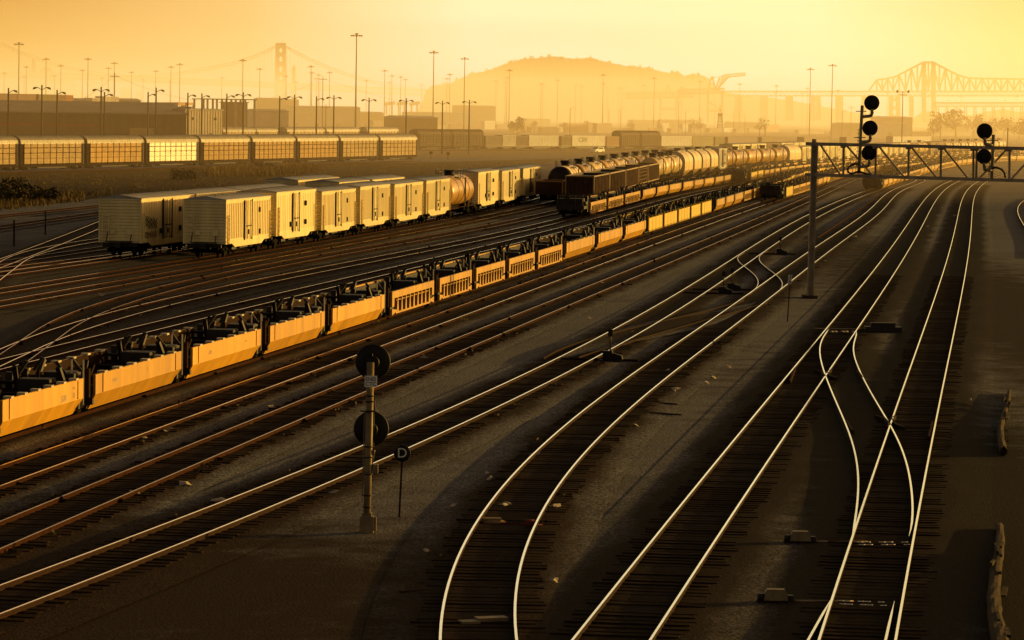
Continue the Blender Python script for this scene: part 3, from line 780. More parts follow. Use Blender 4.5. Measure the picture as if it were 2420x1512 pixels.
def make_well(kind, full=True, m='yellow'):
    L = 13.6; r = empty('well_car'); h = L/2; hw = 1.44
    body = h-.65
    for sy in (-1, 1):
        mb = MB()
        if kind == 'smooth':
            prof = [(sy*hw, 1.98), (sy*hw, 1.02), (sy*(hw-.32), .26), (sy*(hw-.40), .26), (sy*(hw-.09), 1.02), (sy*(hw-.09), 1.98)]
            # tapered ends: trapezoid in side view
            vs = []
            for y, z in prof: vs.append((-body + (0 if z > 1 else .25), y, z))
            for y, z in prof: vs.append((body - (0 if z > 1 else .25), y, z))
            n = len(prof)
            mb.add(vs, [(i, (i+1) % n, n+(i+1) % n, n+i) for i in (0, 1, 2, 5)] + [tuple(range(n)), tuple(range(n, 2*n))]); mb.add(vs, [(i, (i+1) % n, n+(i+1) % n, n+i) for i in (3, 4)], 1)
            y0, y1 = sorted((sy*(hw-.02), sy*(hw+.03)))
            mb.box(-body+.9, -body+.96, y0, y1, 1.05, 1.97).box(body-.96, body-.9, y0, y1, 1.05, 1.97)
            s = mb.build('side_sill', [m, 'rust_dark'], r)  # dark second slot paints shade on the inner faces of the well
            for i in range(6):
                x = -body+1.2+i*(2*body-2.4)/5
                a, b = sorted((sy*(hw-.22), sy*(hw+.05)))
                MB().box(x-.2, x+.2, a, b, 1.97, 2.07).build('guide_tab', 'tab', s)
        elif kind == 'slat':
            a, b = sorted((sy*(hw-.12), sy*hw))
            mb.box(-body, body, a, b, 1.5, 2.0).box(-body+1.1, body-1.1, a, b, .34, .48)
            mb.box(-body, -body+.6, a, b, .9, 1.5).box(body-.6, body, a, b, .9, 1.5)
            mb.prism([(-body, .28), (-body+1.3, .5), (-body+1.3, .62), (-body, .75)], a, b, 0, 'y'); mb.prism([(body, .28), (body, .75), (body-1.3, .62), (body-1.3, .5)], a, b, 0, 'y')
            for i in range(9):
                x = -body+1.5+i*(2*body-3)/8
                mb.prism([(x-.07, 1.5), (x+.07, 1.5), (x+.22, .46), (x-.22, .46)], a-.02, b+.02, 0, 'y')
            mb.box(-body+1.2, body-1.2, a+.02, b-.02, 1.28, 1.34)
            s = mb.build('side_sill', m, r)
            mb = MB(); c, d = sorted((sy*(hw-.30), sy*(hw-.14)))
            mb.box(-body, body, c, d, .3, 1.9)
            mb.build('shade_liner', 'darker', r)  # dark backing sheet added so the gaps between slats look shaded
        else:
            a, b = sorted((sy*(hw-.08), sy*hw))
            mb.box(-body, body, a, b, .62, 2.15)
            x = -body+.3
            while x < body-.4: mb.box(x, x+.5, a+.01, b-.01, .42, .62); x += .95
            for i in range(5):
                x = -body+.3+i*(2*body-.6)/4; mb.box(x-.05, x+.05, a-.02, b+.03, .5, 2.38)
            s = mb.build('side_sill', 'yellow_bright', r); c, d = sorted((sy*(hw-.2), sy*(hw-.12))); MB().box(-body, body, c, d, .5, 2.1).build('shade_liner', 'rust_dark', s)  # dark sheet added inside to imitate shade in the well
    MB().box(-body+.3, body-.3, -1.02, 1.02, .24, .31).build('floor', 'dark', r)
    for sx in (-1, 1):
        mb = MB()
        mb.box(min(sx*(body-.02), sx*(body-.25)), max(sx*(body-.02), sx*(body-.25)), -1.33, 1.33, .5, 1.45)
        mb.prism([(sx*(body-.3), 1.45), (sx*(body+.45), 1.1), (sx*(body+.45), .95), (sx*(body-.3), .9)], -.75, .75, 0, 'y')
        for y in (-1.05, 1.05): mb.box(sx*(body-.12)-.14, sx*(body-.12)+.14, y-.12, y+.12, 1.4, 2.2)
        mb.tube((sx*(body-.6), -1.3, 1.75), (sx*(body-.6), 1.3, 1.75), .09, 8); mb.tube((sx*(body-1.0), -1.3, 1.3), (sx*(body-1.0), 1.3, 1.3), .07, 8)
        mb.prism([(sx*(body-.1), .3), (sx*(body-.1), 1.4), (sx*(body-1.3), .3)], -1.1, 1.1, 0, 'y')
        for y in (-.9, .75):
            mb.bar((sx*(body-.3), y, 1.4), (sx*(body-1.1), y*.9, 2.55), .16); mb.bar((sx*(body-.15), y, 2.1), (sx*(body-.2), y*.6, 2.75), .12)
        mb.box(min(sx*(body-.5), sx*(body-1.5)), max(sx*(body-.5), sx*(body-1.5)), -.6, .5, 1.3, 2.0)
        mb.build('end_bulkhead', 'dark', r)
    mb = MB()
    for x in (-body+3.4, body-3.4): mb.box(x-.12, x+.12, -.95, .95, .36, .62); 
    for x in (-2.0, 1.6): mb.tube((x, -1.34, 1.5), (x+1.5, 1.34, 1.5), .05, 6)
    mb.tube((-body+.6, -.5, 1.5), (body-2.5, -.5, 1.35), .06, 6)
    mb.build('cross_brace', 'dark', r)
    # brake stand, hose posts and corner guides between two wells
    mb = MB()
    for y in (-1.15, -.75): mb.bar((-h+.12, y, .55), (-h+.12, y, 2.75 if full else 2.5), .05)
    for z in (.6, 1.4): mb.bar((-h+.12, -1.15, z), (-h+.12, -.75, z), .05)
    mb.build('ladder', 'tab' if full else 'dark', r)
    mb = MB()
    for y in (-1.2, 1.2): mb.box(-h+.3, -h+.5, y-.10, y+.10, .9, 2.3); mb.prism([(-h+.5, 2.0), (-h+1.0, 2.45), (-h+1.1, 2.4), (-h+.6, 1.9)], y-.1, y+.1, 0, 'y')
    for y in (-.3, .4): mb.tube((-h+.15, y, .9), (-h+.15, y, 2.2), .05, 6)
    mb.box(-h-.1, -h+.75, -1.1, 1.1, .82, 1.08)
    mb.build('corner_post', 'rust_dark', r)
    for o_ in [c for c in r.children] + [d for c in r.children for d in c.children]:
        for v in o_.data.vertices: v.co.z *= .69
    add_truck(r, -h, full)
    return Proto(r, L)
def place(pr, path, xa, xb, label, cat, group, off=1.5, z=.9, zr=RZ):
    Ya = path.Yat(xa, off, z+zr); Yb = path.Yat(xb, off, z+zr)
    a = path.P(Ya, 0, zr); b = path.P(Yb, 0, zr)
    o = pr.inst(); d = b-a
    o.location = (a+b)/2
    o.rotation_euler = (0, 0, math.atan2(d.y, d.x))
    s = d.length/pr.L
    if not .8 < s < 1.25: print('SCALE %s %.2f  x %d-%d  Y %.0f-%.0f' % (label[:50], s, xa, xb, Ya, Yb))
    o.scale = (s, 1, 1)
    tag(o, label, cat, group)
    return o, Yb

# --- front row of cream boxcars
ribbed, smooth = make_reefer(True), make_reefer(False)
brownbox = make_reefer(False, 'brownbox', 'brownbox', 'boxcar', False)
tank_gold = make_tank('tank_gold'); tank_white = make_tank('tank_white'); tank_mid = make_tank('tank_gold', housing=False, full=True)
tank_first = make_tank('tank_white', endm='tank_black')
chopper = make_covered_hopper(); gond = make_gondola(); gondgrid = make_gondola(grid=True)
P_ = PT['reefers']
cars = [(533,638,ribbed),(652,745,smooth),(759,839,ribbed),(850,920,ribbed),(931,998,ribbed),(1006,1062,ribbed),(1067,1124,tank_mid),(1129,1177,smooth),(1185,1227,ribbed),(1235,1276,ribbed)]
lab = ['ribbed cream boxcar with its shaded end facing us, front row, nearest', 'smooth sided cream boxcar with dark vents, second in the front row', 'ribbed cream boxcar, third in the front row, behind the smooth one', 'ribbed cream boxcar, fourth in the front row', 'ribbed cream boxcar, fifth in the front row', 'ribbed cream boxcar in front of the single tan tank car', 'single tan tank car standing between the cream boxcars', 'smooth cream boxcar right behind the single tan tank car', 'ribbed cream boxcar, second behind the single tan tank car', 'ribbed cream boxcar at the far end of the front row']
for (a, b, p), l in zip(cars, lab): o_ = place(p, P_, a, b, l, 'tank car' if 'tank car s' in l else 'boxcar', 'cream boxcars of the front row' if 'tank car s' not in l else None)[0]; o_.scale.z = 1.05 if p is smooth else U(.98, 1.01)
P_ = PT['reefers_left']
smooth2 = smooth
for a, b, l in [(333,457,'cream boxcar with graffiti, half in shadow, leftmost of all'), (462,568,'cream boxcar with a ribbed pale roof just behind the graffiti boxcar'), (574,690,'cream boxcar in the rear row with a sunlit roof edge, third'), (800,872,'rear row boxcar of which only the pale roof shows, nearer one'), (878,954,'rear row boxcar of which only the pale roof shows, farther one')]:
    place(smooth, P_, a, b, l, 'boxcar', 'boxcars of the rear row')
P_ = PT['outer_left']
place(make_reefer(False, 'reefer', 'reefer_roof', 'boxcar', False), P_, 703, 800, 'boxcar with a dark end and white side standing alone behind the rear row', 'boxcar', None)
g2 = make_gondola(h1=2.5)
for i, (a, b) in enumerate([(957,1017),(1020,1080),(1085,1135)]): place(g2, P_, a, b, '%s low open hopper car with a bright top edge behind the rear boxcars' % ordw(i+1), 'hopper car', 'low open hoppers behind the rear boxcars')
# --- tanks and gondolas
P_ = PT['tanks']
short_gond = make_gondola(L=11, h1=2.6)
place(short_gond, P_, 1327, 1345, 'open hopper car with a ribbed end in front of the black ended tank car', 'hopper car', None)
tl = [(1350,1378),(1382,1406),(1409,1433),(1436,1460),(1463,1486),(1489,1510),(1513,1533),(1536,1555),(1558,1577)]
for i, (a, b) in enumerate(tl):
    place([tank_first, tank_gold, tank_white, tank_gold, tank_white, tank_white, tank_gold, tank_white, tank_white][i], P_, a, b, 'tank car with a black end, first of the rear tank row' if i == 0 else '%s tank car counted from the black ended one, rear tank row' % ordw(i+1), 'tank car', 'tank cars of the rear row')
place(brownbox, P_, 1581, 1606, 'short brown boxcar with a bright upper edge behind the rear tank row', 'boxcar', None)
for i in range(4): place(tank_white, P_, 1609+24*i, 1631+24*i, '%s white tank car behind the short brown boxcar' % ordw(i+1), 'tank car', 'white tank cars behind the brown boxcar')
P_ = PT['gondolas']
for i, (a, b) in enumerate([(1400,1436),(1438,1474),(1477,1505),(1507,1527),(1529,1555)]):
    place(gondgrid if i == 3 else gond, P_, a, b, '%s rusty ribbed open hopper car counted from the near end' % ordw(i+1), 'hopper car', 'rusty open hopper cars')
for i, (a, b) in enumerate([(1557,1573),(1575,1592),(1594,1613)]):
    place(tank_white, P_, a, b, '%s gleaming white tank car right behind the rusty open hoppers' % ordw(i+1), 'tank car', 'gleaming white tank cars')
for i, (a, b) in enumerate([(1616,1637),(1639,1657),(1659,1677),(1679,1696)]):
    place(chopper, P_, a, b, '%s round topped white covered hopper beyond the rusty hoppers' % ordw(i+1), 'hopper car', 'white covered hoppers')
tall = make_reefer(False, 'c_white', 'reefer_roof', 'boxcar', False)
place(tall, P_, 1698, 1717, 'tall pale boxcar between white hoppers and golden tank cars', 'boxcar', None)[0].scale.z = 1.12
for i, (a, b) in enumerate([(1719,1739),(1741,1768),(1770,1801),(1803,1833),(1835,1862)]):
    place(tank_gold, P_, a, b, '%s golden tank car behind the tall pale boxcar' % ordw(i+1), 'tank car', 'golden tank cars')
place(chopper, P_, 1864, 1893, 'boxy covered hopper car behind the golden tank cars', 'hopper car', None)
far_ribbed = make_reefer(True, full=False); far_smooth = make_reefer(False, full=False)
for i, (a, b) in enumerate([(1895,1919),(1933,1959),(1961,1989),(1996,2028),(2032,2069),(2072,2097),(2100,2122),(2125,2149)]):
    place([far_ribbed, far_smooth][i % 2], P_, a, b, '%s cream boxcar right of the gantry post, far row behind the truss' % ordw(i+1), 'boxcar', 'far cream boxcars behind the truss')
for i, (a, b) in enumerate([(2151,2171),(2173,2195)]): place(tank_white if i else tank_gold, P_, a, b, '%s tank car behind the truss with a glaring side' % ('dull' if i == 0 else 'bright'), 'tank car', None)
place(brownbox, P_, 2198, 2230, 'brown boxcar seen through the truss right of the glaring tank car', 'boxcar', None)
for i in range(8): place(tank_white, P_, 2236+18*i, 2252+18*i, '%s tank car of the glaring row behind the right pair of signals' % ordw(i+1), 'tank car', 'glaring tank cars by the right signals')
P_ = PT['row_back']
for i, (a, b) in enumerate([(1598,1630),(1632,1662),(1665,1696),(1698,1727)]): place(gond, P_, a, b, '%s ribbed open hopper of the back row above the tank cars' % ordw(i+1), 'hopper car', 'open hoppers of the back row')
for i, (a, b) in enumerate([(1730,1772),(1775,1810),(1812,1843),(1846,1873),(1876,1903)]): place(brownbox if i == 2 else far_smooth, P_, a, b, 'brown boxcar in the white boxcar row of the back line' if i == 2 else '%s white boxcar of the back row above the golden tanks' % ordw(i+1), 'boxcar', 'boxcars of the back row')

# --- well cars
W = {'smooth': make_well('smooth'), 'slat': make_well('slat'), 'flat': make_well('flat')}
V = {'smooth': make_well('smooth', False), 'slat': make_well('slat', False), 'flat': make_well('flat', False)}
nice = {'smooth': 'smooth sided yellow', 'slat': 'yellow open ribbed', 'flat': 'bright yellow flat sided'}
near_wells = []
def wells(path, lst, where, group, protos):
    y = 0
    for i, (a, b, k) in enumerate(lst):
        o, y = place(protos[k], path, a, b, '%s well car, %s %s' % (nice[k], ordw(i+1), where), 'well car', group, off=1.44, z=.8)
        if protos is W: near_wells.append(o)
    return y
A = [(20-230,211-226,'smooth'),(-5,206,'smooth'),(214,438,'smooth'),(446,624,'smooth'),(631,773,'smooth'),(779,914,'smooth')]
A += [(921,1030,'slat'),(1035,1118,'slat'),(1122,1196,'slat'),(1200,1266,'slat'),(1269,1331,'slat'),(1335,1408,'smooth'),(1411,1473,'smooth'),(1476,1528,'smooth'),
      (1531,1567,'flat'),(1568,1601,'flat'),(1602,1631,'flat'),(1632,1656,'flat'),(1657,1682,'flat'),(1692,1714,'smooth'),(1715,1735,'smooth'),(1736,1757,'smooth'),
      (1758,1779,'slat'),(1780,1800,'slat'),(1801,1824,'slat'),(1826,1846,'slat')]
first_wells = []
wells(PT['wells_near'], A[1:17], 'from the left in the nearest row', 'well cars of the nearest row', W)
def fill(path, x0, x1, kinds, where, group, gap=0):
    Y = path.Yat(x0, 1.44, 1.2); i = 0
    while i < 40:
        k = kinds[i % len(kinds)]; pr_ = V[k]; i += 1
        n = 1/math.hypot(1, path.dX(Y)); Y2 = Y + pr_.L*n
        a, b = path.P(Y, 0, RZ), path.P(Y2, 0, RZ)
        o = pr_.inst(); o.location = (a+b)/2; d = b-a; o.rotation_euler = (0, 0, math.atan2(d.y, d.x)); o.scale = (d.length/pr_.L, 1, 1)
        tag(o, '%s well car, %s %s' % (nice[k], ordw(i), where), 'well car', group)
        Y = Y2 + .1
        if proj(path.P(Y, 1.44, 1.2))[0] > x1: break
def marks(o, rows):
    for txt, size, x, z in rows: text_part(txt, size, 'tab', o, (x, -1.452, z), (R(90), 0, 0), 'lettering', .002)
def more(x0, x1, step, kinds, g=.9):
    out = []; x = x0; i = 0
    while x < x1:
        out.append((x, x+step-1, kinds[i % len(kinds)])); x += step; step *= g; i += 1
        if step < 12: step = 12
    return out
marks(near_wells[0], [('52001', .34, 3.0, .86), ('B 5', .26, 4.6, .88), ('LD LMT', .12, 4.6, 1.12)]); marks(near_wells[1], [('52001', .22, -3.6, 1.0), ('A', .2, 1.0, 1.05)]); marks(near_wells[2], [('52001', .22, -3.2, 1.0), ('LT WT', .1, 3.2, 1.05)])
wells(PT['wells_near'], A[17:], 'past the flat sided ones, nearest row', 'well cars at the far end of the nearest row', V)
B = [(1394,1434,'slat'),(1436,1474,'slat'),(1476,1514,'slat'),(1518,1550,'smooth'),(1552,1580,'smooth'),(1581,1611,'smooth'),(1614,1639,'smooth'),(1640,1663,'smooth'),(1664,1688,'smooth'),(1690,1710,'smooth'),(1711,1729,'smooth'),(1731,1749,'flat'),(1751,1766,'slat'),(1767,1782,'slat'),(1783,1799,'slat'),(1800,1813,'smooth'),(1815,1831,'smooth')]
yB = wells(PT['wells_mid'], B, 'in the second row, beside the open hoppers', 'well cars of the second row', V)
Cw = [(1774,1790,'flat'),(1791,1804,'flat'),(1806,1818,'smooth'),(1819,1830,'smooth'),(1831,1843,'smooth')]
wells(PT['behind_wells'], Cw, 'in the third row, behind the gantry post', 'well cars of the third row', V)
fill(PT['behind_wells'], 1845, 2300, ['slat','slat','slat','slat','smooth','smooth'], 'of the long third row tail', 'well cars of the third row tail')
fill(PT['third'], 1857, 2425, ['flat','slat','slat','slat','smooth','smooth','smooth'], 'in the fourth row, crossing behind the gantry post', 'well cars of the fourth row')
fill(PT['signal'], 2088, 2428, ['smooth','smooth','smooth','smooth','smooth','slat','slat','slat','slat'], 'in the front row under the truss', 'well cars under the truss')
fill(PT['wells_mid'], 1833, 2330, ['slat','smooth','slat'], 'of the second row tail', 'well cars of the second row tail')
fill(PT['wells_near'], 1850, 2420, ['smooth','slat','flat'], 'of the nearest row tail', 'well cars of the nearest row tail')
fill(PT['second'], 2120, 2430, ['slat','smooth'], 'of the short far row by the curve', 'well cars by the far curve')

# dark end platforms of the rows that face us
def make_end():
    r = empty('end_platform_car'); 
    mb = MB().box(-1.2, 2.2, -1.4, 1.4, .85, 1.15).box(1.6, 2.2, -1.45, 1.45, .5, 2.1).box(-1.25, -1.05, -1.3, 1.3, .75, 1.2)
    for y in (-1.3, -.5, .5, 1.3): mb.bar((-1.15, y, 1.1), (-1.15, y, 2.3), .07)
    mb.bar((-1.15, -1.3, 2.3), (-1.15, 1.3, 2.3), .07); mb.bar((-1.15, -1.3, 1.7), (-1.15, 1.3, 1.7), .05)
    mb.build('platform', 'dark', r)
    MB().lathe([(.25,-.03),(.3,-.03),(.3,.03),(.25,.03)], (-1.2, .3, 1.95), 'x', 14).build('brake_wheel', 'dark', r)
    mb = MB().box(-.9, 1.2, -1.2, 1.2, 1.15, 1.9).tube((-.6, -1.3, 1.4), (1.4, -1.3, 1.4), .22, 8).tube((-.6, 1.3, 1.4), (1.4, 1.3, 1.4), .22, 8)
    mb.build('equipment_box', 'dark', r)
    add_truck(r, 0, True); coupler(r, -1.2, -1)
    return Proto(r, 3.6)
endp = make_end()
for key, px, l in (('wells_mid', 1388, 'black end platform on wheels heading the second row of well cars'), ('behind_wells', 1764, 'black end platform heading the third row of well cars'), ('third', 1852, 'black end platform heading the fourth row of well cars'), ('signal', 2086, 'black end platform heading the row under the truss')):
    p = PT[key]; Y = p.Yat(px, 1.44, 1.2) - 1.8
    o = endp.inst(); o.location = p.P(Y, 0, RZ); o.rotation_euler = (0, 0, math.atan2(1, p.dX(Y))); tag(o, l, 'rail car', 'end platforms of well car rows')

# --- autoracks on the left
PT['racks'] = Path(Rr=[(0,408),(195,402),(338,398),(467,395),(588,392),(798,386),(985,379)], deg=2)
pr = PT['racks']
mb0 = None
track('racks', 'track along the dry field carrying the autorack row', polished='steel_dull')
ak = {'silver': make_autorack('silver'), 'yellow': make_autorack('rackyellow'), 'white': make_autorack('rackwhite')}
rl = [(-110,43,'silver','autorack car cut off by the left edge of the picture'),(49,199,'silver','silver autorack car, second from the left'),(206,340,'yellow','tan autorack car left of the brilliant white one'),(346,469,'white','brilliant white autorack car shining in the sun'),(475,591,'yellow','tan autorack car right of the brilliant white one'),(597,698,'yellow','tan autorack car, fourth from the right end'),(703,800,'yellow','tan autorack car, third from the right end'),(805,894,'silver','silver roofed autorack car, second from the right end'),(899,986,'silver','autorack car at the right end of its row')]
for a, b, k, l in rl: place(ak[k], pr, a, b, l, 'autorack car', 'autorack cars along the dry field', off=1.55, z=1.0)
def shift_world(src, f): 
    p = shifted(src, 0, src.y0, src.y1); p.raw = lambda Y, s=src, f=f: s.raw(Y) + f; return p
pb = Path(C=[(527,352),(700,349),(985,344)], deg=1)
for i, (a, b) in enumerate([(527,605),(607,657),(678,768),(772,850),(868,942)]): place(ak['silver'], pb, a, b, '%s of the autorack roofs showing behind the front autorack row' % ordw(i+1), 'autorack car', 'autorack cars behind the front row', off=1.55, z=1.0)
pc = Path(C=[(985,355),(1200,354),(1500,354),(1800,352),(2100,350)], deg=2)
PT['container_row'] = pc
rackbrown = make_autorack('hopper', 'hopper')
place(rackbrown, pc, 988, 1066, 'brown autorack car right of the front autorack row, near half', 'autorack car', None, off=1.55, z=1)
place(rackbrown, pc, 1068, 1143, 'brown autorack car right of the front autorack row, far half', 'autorack car', None, off=1.55, z=1)
# ---------------------------------------------------------------- containers and trailers of the middle distance
def make_flat():
    r = empty('flat_car'); MB().box(-9, 9, -1.35, 1.35, .95, 1.15).box(-7, 7, -.5, .5, .5, .95).build('deck', 'dark', r)
    for x in (-7, 7): add_truck(r, x, False)
    return Proto(r, 18.2)
def make_container(m, L=12.2, H=2.75, ribs=True):
    mb = MB(); h = L/2
    mb.box(-h, h, -1.2, 1.2, 0, H)
    n = int(L/.6)
    if ribs:
        for i in range(n):
            x = -h+.3+i*(L-.6)/(n-1); mb.box(x-.12, x+.12, -1.245, 1.245, .15, H-.15)
    for x in (-h, h):
        mb.box(x-.06, x+.06, -1.26, 1.26, 0, H+.02)
    for z in (.05, H-.07): mb.box(-h, h, -1.26, 1.26, z-.06, z+.07)
    return mb.build('container', m), L
flat = make_flat(); _cont = {}
def container(m, A, B, label, group, z=0, H=2.75, cat='container'):
    key = (m, H)
    d = B - A
    if key not in _cont:
        o, L = make_container(m, H=H); _cont[key] = o
    else:
        o = _cont[key].copy(); COL.objects.link(o)
    o.location = ((A+B)/2).xy.to_3d() + Vector((0, 0, z)); o.rotation_euler = (0, 0, math.atan2(d.y, d.x)); o.scale = (d.xy.length/12.2, 1, 1)
    tag(o, label, cat, group); return o
cname = {'c_white': 'white', 'c_orange': 'orange', 'c_brown': 'brown', 'c_purple': 'dull purple', 'c_green': 'olive'}
row = [(1148,1186,'c_purple'),(1188,1220,'c_white'),(1222,1247,'c_purple'),(1250,1320,'c_white'),(1327,1349,'c_green'),(1352,1430,'c_white'),(1434,1464,'c_orange'),(1563,1635,'c_white'),(1637,1686,'c_green'),(1690,1712,'c_green'),(1720,1790,'c_purple'),(1800,1858,'c_brown'),(1900,1960,'c_brown'),(2000,2060,'c_brown'),(2110,2200,'c_white')]
for i, (a, b, m_) in enumerate(row):
    Ya, Yb = pc.Yat(a, 1.3, 2.5), pc.Yat(b, 1.3, 2.5)
    o = container(m_, pc.P(Ya), pc.P(Yb), 'long white container lettered CSX on the middle row of wagons' if i == 5 else '%s container, %s from the left on the middle row of wagons' % (cname[m_], ordw(i+1)), 'containers on the middle row', RZ+1.16, H=3.0 if m_ == 'c_white' else 2.75)
    if i == 5: text_part('CSX', 1.7, 'black', o, (-2.2, -1.29, 1.75), (R(90), 0, 0))
    f = flat.inst(); f.location = (pc.P(Ya)+pc.P(Yb))/2 + Vector((0, 0, RZ)); f.rotation_euler = o.rotation_euler; tag(f, 'dark flat wagon carrying the %s of the middle row containers' % ordw(i+1), 'flat wagon', 'flat wagons of the middle row'); f.scale = (max((Yb-Ya)*1.12/18.2, .5), 1, 1)
place(rackbrown, pc, 1466, 1512, 'brown autorack car between the orange and white containers, near half', 'autorack car', None, off=1.55, z=1)
place(rackbrown, pc, 1514, 1560, 'brown autorack car between the orange and white containers, far half', 'autorack car', None, off=1.55, z=1)
track('container_row', 'distant track along the dirt road carrying the container wagons', polished='steel_dull')
# farther containers, placed where their base meets the ground
far = [(1210,1245,'c_orange'),(1250,1262,'c_brown'),(1275,1310,'c_brown'),(1313,1330,'c_white'),(1335,1380,'c_orange'),(1385,1402,'c_brown'),(1405,1440,'c_brown'),(1442,1492,'c_brown'),(1494,1528,'c_green'),(1530,1552,'c_orange'),(1556,1576,'c_white'),(1580,1605,'c_brown'),(1608,1628,'c_white'),(1630,1664,'c_purple'),(1672,1700,'c_brown'),(1706,1730,'c_white'),(1735,1760,'c_brown'),(1765,1800,'c_brown'),(1806,1836,'c_orange'),(1882,1942,'c_brown'),(1964,2024,'c_brown'),(2134,2194,'c_purple'),(2197,2290,'c_brown'),(2300,2350,'c_brown'),(2352,2415,'c_brown'),
       (877,937,'c_brown'),(1062,1129,'c_brown'),(1140,1165,'c_white'),(955,990,'c_purple'),(1000,1050,'c_brown'),(1170,1205,'c_brown')]
for i, (a, b, m_) in enumerate(far):
    yb = 312 + (6 if a > 1880 else 0) - (7 if a < 1200 else 0)
    A, B = ground(a, yb+U(-2, 3)), ground(b, yb-1)
    B.y = A.y + U(5, 60); B.x = at(b, 300, B.y).x
    container(m_, A, B, '%s container on the far ground, %s of its line of boxes' % (cname[m_], ordw(i+1)), 'containers standing on the far ground', 0, H=2.75 if rnd() < .6 or a > 1870 else 5.4)
stack = [(-14,76,221,'c_brown',840),(80,125,223,'c_green',870),(126,163,224,'c_orange',900),(126,150,240,'c_orange',860),(235,272,228,'c_white',1000),(208,232,233,'c_white',980)]
for i, (a, b, yt, m_, Y) in enumerate(stack):
    A, B = at(a, yt, Y), at(b, yt, Y+25); k = max(1, round(A.z/2.75))
    for q in range(k):
        n = max(1, round((B-A).length/13))
        for w in range(n):
            a2, b2 = A.lerp(B, w/n), A.lerp(B, (w+.96)/n)
            container(random.choice([m_, m_, 'c_brown', 'c_orange']) if i < 4 else m_, a2, b2, 'container %s layer up, %s along, in the %s stack behind the long warehouse' % (ordw(q+1), ordw(w+1), ordw(i+1)), 'stacked containers behind the warehouse', q*A.z/k, H=2.75)

# ---------------------------------------------------------------- buildings
def shed(name, x0, x1, yt, Y0, Y1, depth, wall, roof, label, cat='building', pitch=.0, rib=0, over=.3):
    A, B = at(x0, yt, Y0), at(x1, yt, Y1); h = A.z
    d = (B-A).xy; L = d.length
    t = empty(name, (A.x, A.y, 0), math.atan2(d.y, d.x), label, cat)
    mb = MB().prism([(0, 0), (depth, 0), (depth, h-.15), (0, h-.15)], 0, L)
    if rib:
        x = rib/2
        while x < L: mb.box(x-.1, x+.1, -.09, .02, .1, h-.3); x += rib
        y = rib/2
        while y < depth: mb.box(L-.02, L+.09, y-.1, y+.1, .1, h-.3); y += rib
    mb.build('wall', wall, t)
    p = pitch*depth/2
    MB().prism([(-over, h-.2), (depth+over, h-.2), (depth+over, h+.05), (depth/2, h+.05+p), (-over, h+.05)], -over, L+over).build('roof', roof, t)
    return t, L, h
t, L, h = shed('warehouse', -60, 440, 262, 725, 738, 34, 'wall_grey', 'roof_grey', 'long grey corrugated warehouse with a red stripe, left behind the autoracks', pitch=.14, rib=1.6)
MB().box(0, L*.62, -.12, -.02, h*.68, h*.74).build('red_band', 'wall_red', t)
MB().box(L*.73, L*.845, -.2, -.02, .2, h*.66).build('roller_door', 'shutter', t)
MB().box(L*.62, L*.725, -.16, -.02, .2, h*.40).build('door_opening', 'dark', t)
MB().box(L*.86, L*.99, -1.5, -.02, h*.30, h*.34).build('canopy', 'roof_grey', t)
for k in range(7): MB().box(L*.1+k*L*.09, L*.1+k*L*.09+.5, -.14, -.02, .1, h*.42).build('drain_pipe', 'rust_dark', t)
t, L, h = shed('corrugated_building', 437, 525, 258, 741, 753, 3, 'wall_pale', 'roof_grey', 'pale corrugated building at the right end of the grey warehouse', pitch=.1, rib=1.0)
MB().box(L*.66, L*.72, -.16, -.02, .1, h*.5).build('door', 'dark', t)
MB().box(.2, L*.12, -.2, -.02, .1, h*.45).build('door', 'wall_red', t)
mb = MB().box(L*.2, L*.2+.4, -.3, -.02, h*.78, h*.83).box(L*.8, L*.8+.4, -.3, -.02, h*.78, h*.83); mb.build('wall_lamp', 'dark', t)
shed('low_red_annex', 420, 452, 252, 762, 763, 8, 'wall_red', 'roof_grey', 'dark red gabled annex roof above the pale corrugated building')
t, L, h = shed('open_shed', 489, 605, 233, 960, 964, 20, 'c_white', 'roof_grey', 'open sided white shed roof on posts, right of the corrugated building')
for c in list(t.children): 
    if c.name.startswith('wall'): bpy.data.objects.remove(c)
for i in range(6):
    for y in (.2, 19): MB().box(i*(L-.6)/5, i*(L-.6)/5+.5, y, y+.5, 0, h-.15).build('post', 'wall_pale', t)
shed('brown_block', 540, 585, 241, 968, 970, 8, 'wall_brown', 'wall_brown', 'brown block standing under the open white shed roof')
bl = [(162,207,237,950,'wall_pale','white flat building left of the container stack'),(279,332,237,1050,'wall_brown','brown flat topped building with thick roof edge'),(334,372,247,1080,'wall_brown','low brown building right of the flat topped one'),
      (614,677,233,1500,'wall_grey','grey box building left of the suspension tower foot'),(679,706,236,1560,'wall_brown','brown box building at the suspension tower foot'),(687,851,252,1350,'wall_pale','wide pale warehouse below the suspension bridge'),(605,682,262,1150,'wall_pale','low pale building with small gabled roof'),
      (852,906,266,1500,'c_orange','low flat shed with sunlit roof right of the pale warehouse'),(936,1034,277,1250,'wall_brown','brown low building left of the island foot'),(965,1126,266,1700,'wall_pale','long white roofed building under the island left slope'),(1083,1170,250,1900,'wall_grey','grey tall block building under the island'),
      (2087,2156,277,1500,'wall_grey','lilac grey tall building behind the gantry signals'),(1993,2040,292,1450,'wall_grey','lilac low building left of the gantry signals'),(2090,2152,291,1380,'c_white','sunlit loading dock building in front of the tall lilac one'),(2245,2290,293,1900,'wall_brown','distant brown block under the trestle bridge'),(2310,2420,288,2100,'wall_brown','wide distant brown block at the right edge'),
      (1238,1300,281,2300,'wall_brown','distant low brown sheds right of the round tree'),(1500,1560,283,2200,'wall_brown','distant low sheds in the haze below the island'),(1580,1640,284,2100,'wall_brown','row of distant sheds left of the lattice tower'),(1730,1800,289,2000,'wall_brown','distant low building right of the lattice tower')]
